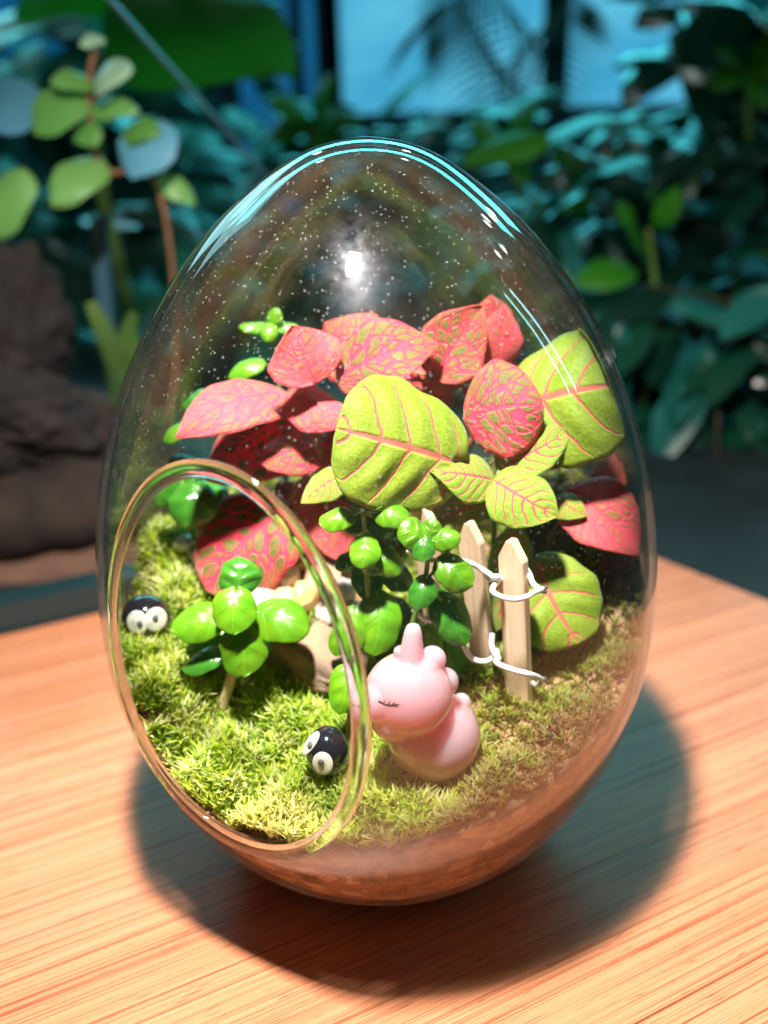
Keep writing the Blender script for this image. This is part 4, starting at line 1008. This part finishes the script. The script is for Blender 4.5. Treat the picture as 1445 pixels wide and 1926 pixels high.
# pale leaved vine in the tank at the left
vr = Vector((at(180, 330, 31).x, 31, -2.0))
vn = empty('vine', vr, 'vine with round pale green and whitish leaves climbing at the left', 'plant')
V, F = tube(spline([vr, at(330, 700, 31), at(300, 360, 31), at(200, 320, 31), at(172, 250, 31), at(168, 150, 31), at(180, 85, 31)], 8), .16, 6); mk('stem', V, F, M['red_stem'], vn)
vl = {k: leaf_data('leaf', 4, 3.3, .52, .78, M[k], arch=.07, dome=.1, cord=.05) for k in ('vine_pale', 'vine_green', 'vine_blue')}
for (a_, b_, k, f) in [((195, 72, 31), (148, 84, 30.5), 'vine_pale', .8), ((178, 150, 31), (248, 128, 30), 'vine_pale', 1.1), ((172, 152, 31), (94, 152, 30), 'vine_green', .8), ((150, 172, 31), (62, 250, 30), 'vine_green', .9), ((172, 200, 31), (262, 208, 30), 'vine_green', .6), ((300, 232, 31), (252, 340, 29), 'vine_blue', 1.0), ((235, 240, 31), (300, 250, 30), 'vine_green', .9), ((190, 300, 31), (95, 385, 29), 'vine_green', .7), ((40, 320, 30), (-5, 450, 29), 'vine_green', .7), ((70, 175, 32), (-40, 235, 31), 'vine_blue', 1.2), ((155, 230, 31), (180, 275, 30), 'vine_green', 1.0), ((300, 330, 31), (370, 385, 31), 'vine_green', .6)]:
    A_, B_ = at(*a_), at(*b_); o = put_leaf(vn, vl[k], A_, B_-A_, TOCAM*1.0+Vector((random.uniform(-.3, .3), 0, .5)), 1); o.scale = ((B_-A_).length/4, (B_-A_).length/4*f*1.15, (B_-A_).length/4)
# rocks and log at the left
M['lava'] = stone_mat('dark_lava_rock', (.012, .011, .011), (.026, .019, .016), (.007, .006, .007), .9, 0, 60)
M['bark'] = stone_mat('dark_bark', (.020, .012, .010), (.040, .024, .017), (.012, .008, .007), .9, 0, 40)
from mathutils import noise as mnoise
def rough_rock(c, r, scl, mat, label, seed):
    bmx = bmesh.new(); bmesh.ops.create_icosphere(bmx, subdivisions=5, radius=1); c = Vector(c); o_ = Vector((seed*3.1, seed*1.7, 0))
    for v in bmx.verts:
        p = v.co.copy(); k = 1+.42*mnoise.noise(p*1.3+o_)+.24*abs(mnoise.noise(p*3.1+o_))+.12*mnoise.noise(p*7+o_)+.06*mnoise.noise(p*16+o_)
        v.co = Vector((p.x*scl[0], p.y*scl[1], p.z*scl[2]))*k*r
    V = [v.co+c for v in bmx.verts]; F = [[v.index for v in f.verts] for f in bmx.faces]; bmx.free()
    o = mk('rock', V, F, mat, origin=(c.x, c.y, c.z-r*scl[2]*.8)); tagd(o, label, 'rock'); return o
rough_rock(at(-20, 640, 30), 4.6, (.9, .8, 1.1), M['lava'], 'tall dark lava rock at the left behind the board', 2)
rough_rock(at(45, 800, 28), 4.0, (1.1, .8, .8), M['lava'], 'jagged dark rock under the tall lava rock', 5)
rough_rock(at(170, 830, 30), 3.4, (1.2, .8, .8), M['bark'], 'lower brown rock beside the fern', 9)
lp = [at(-160, 1010, 24.5), at(0, 985, 25), at(120, 960, 25.5), at(260, 930, 26.5), at(360, 920, 27)]
V, F = tube(spline(lp, 6), 2.7, 14)
for v in V: v += Vector((math.sin(v.x*2.1+v.z), math.sin(v.z*2+v.y), math.sin(v.x*1.7+v.y*2)))*.22
lg = mk('log', V, F, M['bark'], origin=(lp[2].x, lp[2].y, 0)); tagd(lg, 'dark brown log lying behind the left edge of the board', 'log')
lp = [at(-160, 1130, 22.5), at(100, 1085, 23.3), at(340, 1040, 24.5)]
V, F = tube(spline(lp, 6), 1.3, 12)
for v in V: v += Vector((math.sin(v.x*2.1+v.z), math.sin(v.z*2+v.y), math.sin(v.x*1.7+v.y*2)))*.12
lg = mk('log', V, F, stone_mat('brown_bark', (.12, .060, .04), (.17, .09, .06), (.06, .035, .025), .9, 0, 30), origin=(lp[1].x, lp[1].y, 0)); tagd(lg, 'thin reddish brown branch in front of the dark log', 'log')
# fern
fr_ = Vector((at(215, 740, 27).x, 27, 2)); fe = empty('fern', fr_, 'small yellow green fern frond tip beside the lava rock', 'fern')
M['fern'] = bg_leaf_mat('fern_leaf', (.07, .16, .03), (.11, .21, .04), .6, .3)
for pts in [[(240, 800, 27), (225, 690, 26.5), (190, 610, 26), (170, 570, 26)], [(245, 800, 27), (250, 690, 27), (240, 630, 27), (252, 590, 27)]]:
    P = spline([at(*p) for p in pts], 11); parts = [tube(P, .06, 5)]
    for i in range(4, len(P)-1):
        t = (P[i+1]-P[i-1]).normalized(); sdv = t.cross(TOCAM).normalized(); Ln = 1.1*(1-i/len(P))+.2
        for sd in (-1, 1):
            d = (sdv*sd+t*.35).normalized(); n_ = t*.11
            parts.append(([P[i]-n_, P[i]+n_, P[i]+d*Ln*.6+n_*.8, P[i]+d*Ln*.6-n_*.8, P[i]+d*Ln+t*.1], [(0, 1, 2, 3), (3, 2, 4)]))
    V, F = merge(*parts); mk('frond', V, F, M['fern'], fe)
# glass tank frame at the left
M['tank_frame'] = simple_mat('tank_silicone_edge', (.05, .13, .18), .4)
M['tank_dark'] = simple_mat('tank_base_edge', (.012, .035, .04), .2)
tk = empty('glass_tank', (at(60, 1170, 20).x, 20, -2.3), 'open glass tank with bluish edges holding rocks and vine', 'tank')
def bar(name, a_, b_, r, mat):
    V, F = tube([at(*a_), at(*b_)], r, 4); mk(name, V, F, mat, tk, smooth=False)
bar('edge', (186, 405, 36), (205, 640, 36), .65, M['tank_frame']); bar('edge', (200, -10, 30), (500, 330, 38), .16, M['tank_frame'])
bar('edge', (186, 405, 36), (560, 470, 44), .22, M['tank_frame'])
A_, B_ = atz(-180, 1222, .4), atz(420, 1082, .4)
V, F = tube([A_+Vector((0, 1.2, 0)), B_+Vector((0, 1.2, 0))], 1.2, 4); mk('base_edge', V, F, M['tank_dark'], tk, smooth=False)
# right side: grey shelf, stones, purple leaf
M['shelf'] = simple_mat('grey_blue_shelf', (.10, .14, .17), .5, .25, 15)
sp0 = at(1370, 850, 60)
def boxm(c, d): 
    return [Vector((c[0]+x*d[0], c[1]+y*d[1], c[2]+z*d[2])) for z in (-1, 1) for x, y in ((-1, -1), (1, -1), (1, 1), (-1, 1))], [(0, 3, 2, 1), (4, 5, 6, 7), (0, 1, 5, 4), (1, 2, 6, 5), (2, 3, 7, 6), (3, 0, 4, 7)]
sh = empty('shelf', (sp0.x+6, 62, -2.4), 'blue grey low shelf at the right behind the board', 'shelf')
V, F = boxm((sp0.x+8, 62, sp0.z-.6), (16, 9, .7)); mk('shelf_board', V, F, M['shelf'], sh, smooth=False)
for sx in (-12, 20):
    V, F = boxm((sp0.x+sx, 62, (sp0.z-1.3-2.4)/2), (.7, 7, (sp0.z-1.3+2.4)/2)); mk('leg', V, F, M['shelf'], sh, smooth=False)
stone('rock', at(1400, 985, 34), 3.4, (1.3, .9, .75), stone_mat('grey_brown_stone', (.10, .095, .085), (.14, .12, .10), (.06, .06, .055), .7, 0, 30), 'flat grey brown stone behind the right edge of the board', 'rock', None, 51, 3)
stone('rock', at(1395, 905, 44), 3.2, (1.4, .9, .6), M['lava'], 'black rounded stone under the grey shelf', 'rock', None, 53, 3)
pu = empty('purple_plant', (at(1260, 1000, 38).x, 38, -2.4), 'dim purple leaved plant at the right of the egg', 'plant')
M['purple'] = bg_leaf_mat('purple_leaf', (.05, .02, .10), (.09, .04, .14), .4)
pl_ = leaf_data('leaf', 4, 2.4, .55, .7, M['purple'], arch=.08, dome=.1)
for (a_, b_) in [((1270, 1000, 38), (1235, 900, 37)), ((1270, 1000, 38), (1290, 890, 38)), ((1275, 1000, 38), (1250, 1040, 36))]:
    A_, B_ = at(*a_), at(*b_); put_leaf(pu, pl_, A_, B_-A_, TOCAM+Vector((0, 0, .5)), (B_-A_).length/4)
lo = empty('seedling', (at(1335, 960, 40).x, 40, -2.4), 'small bright green seedling in front of the black stone', 'plant')
V, F = tube([at(1345, 1000, 40), at(1352, 720, 40)], .15, 6); mk('stem', V, F, M['bg_stem'], lo)
for (a_, b_) in [((1345, 945, 40), (1310, 900, 39)), ((1345, 945, 40), (1380, 910, 39)), ((1345, 950, 40), (1330, 960, 38))]:
    A_, B_ = at(*a_), at(*b_); put_leaf(lo, dg, A_, B_-A_, TOCAM+Vector((0, 0, .5)), (B_-A_).length/6*1.3)
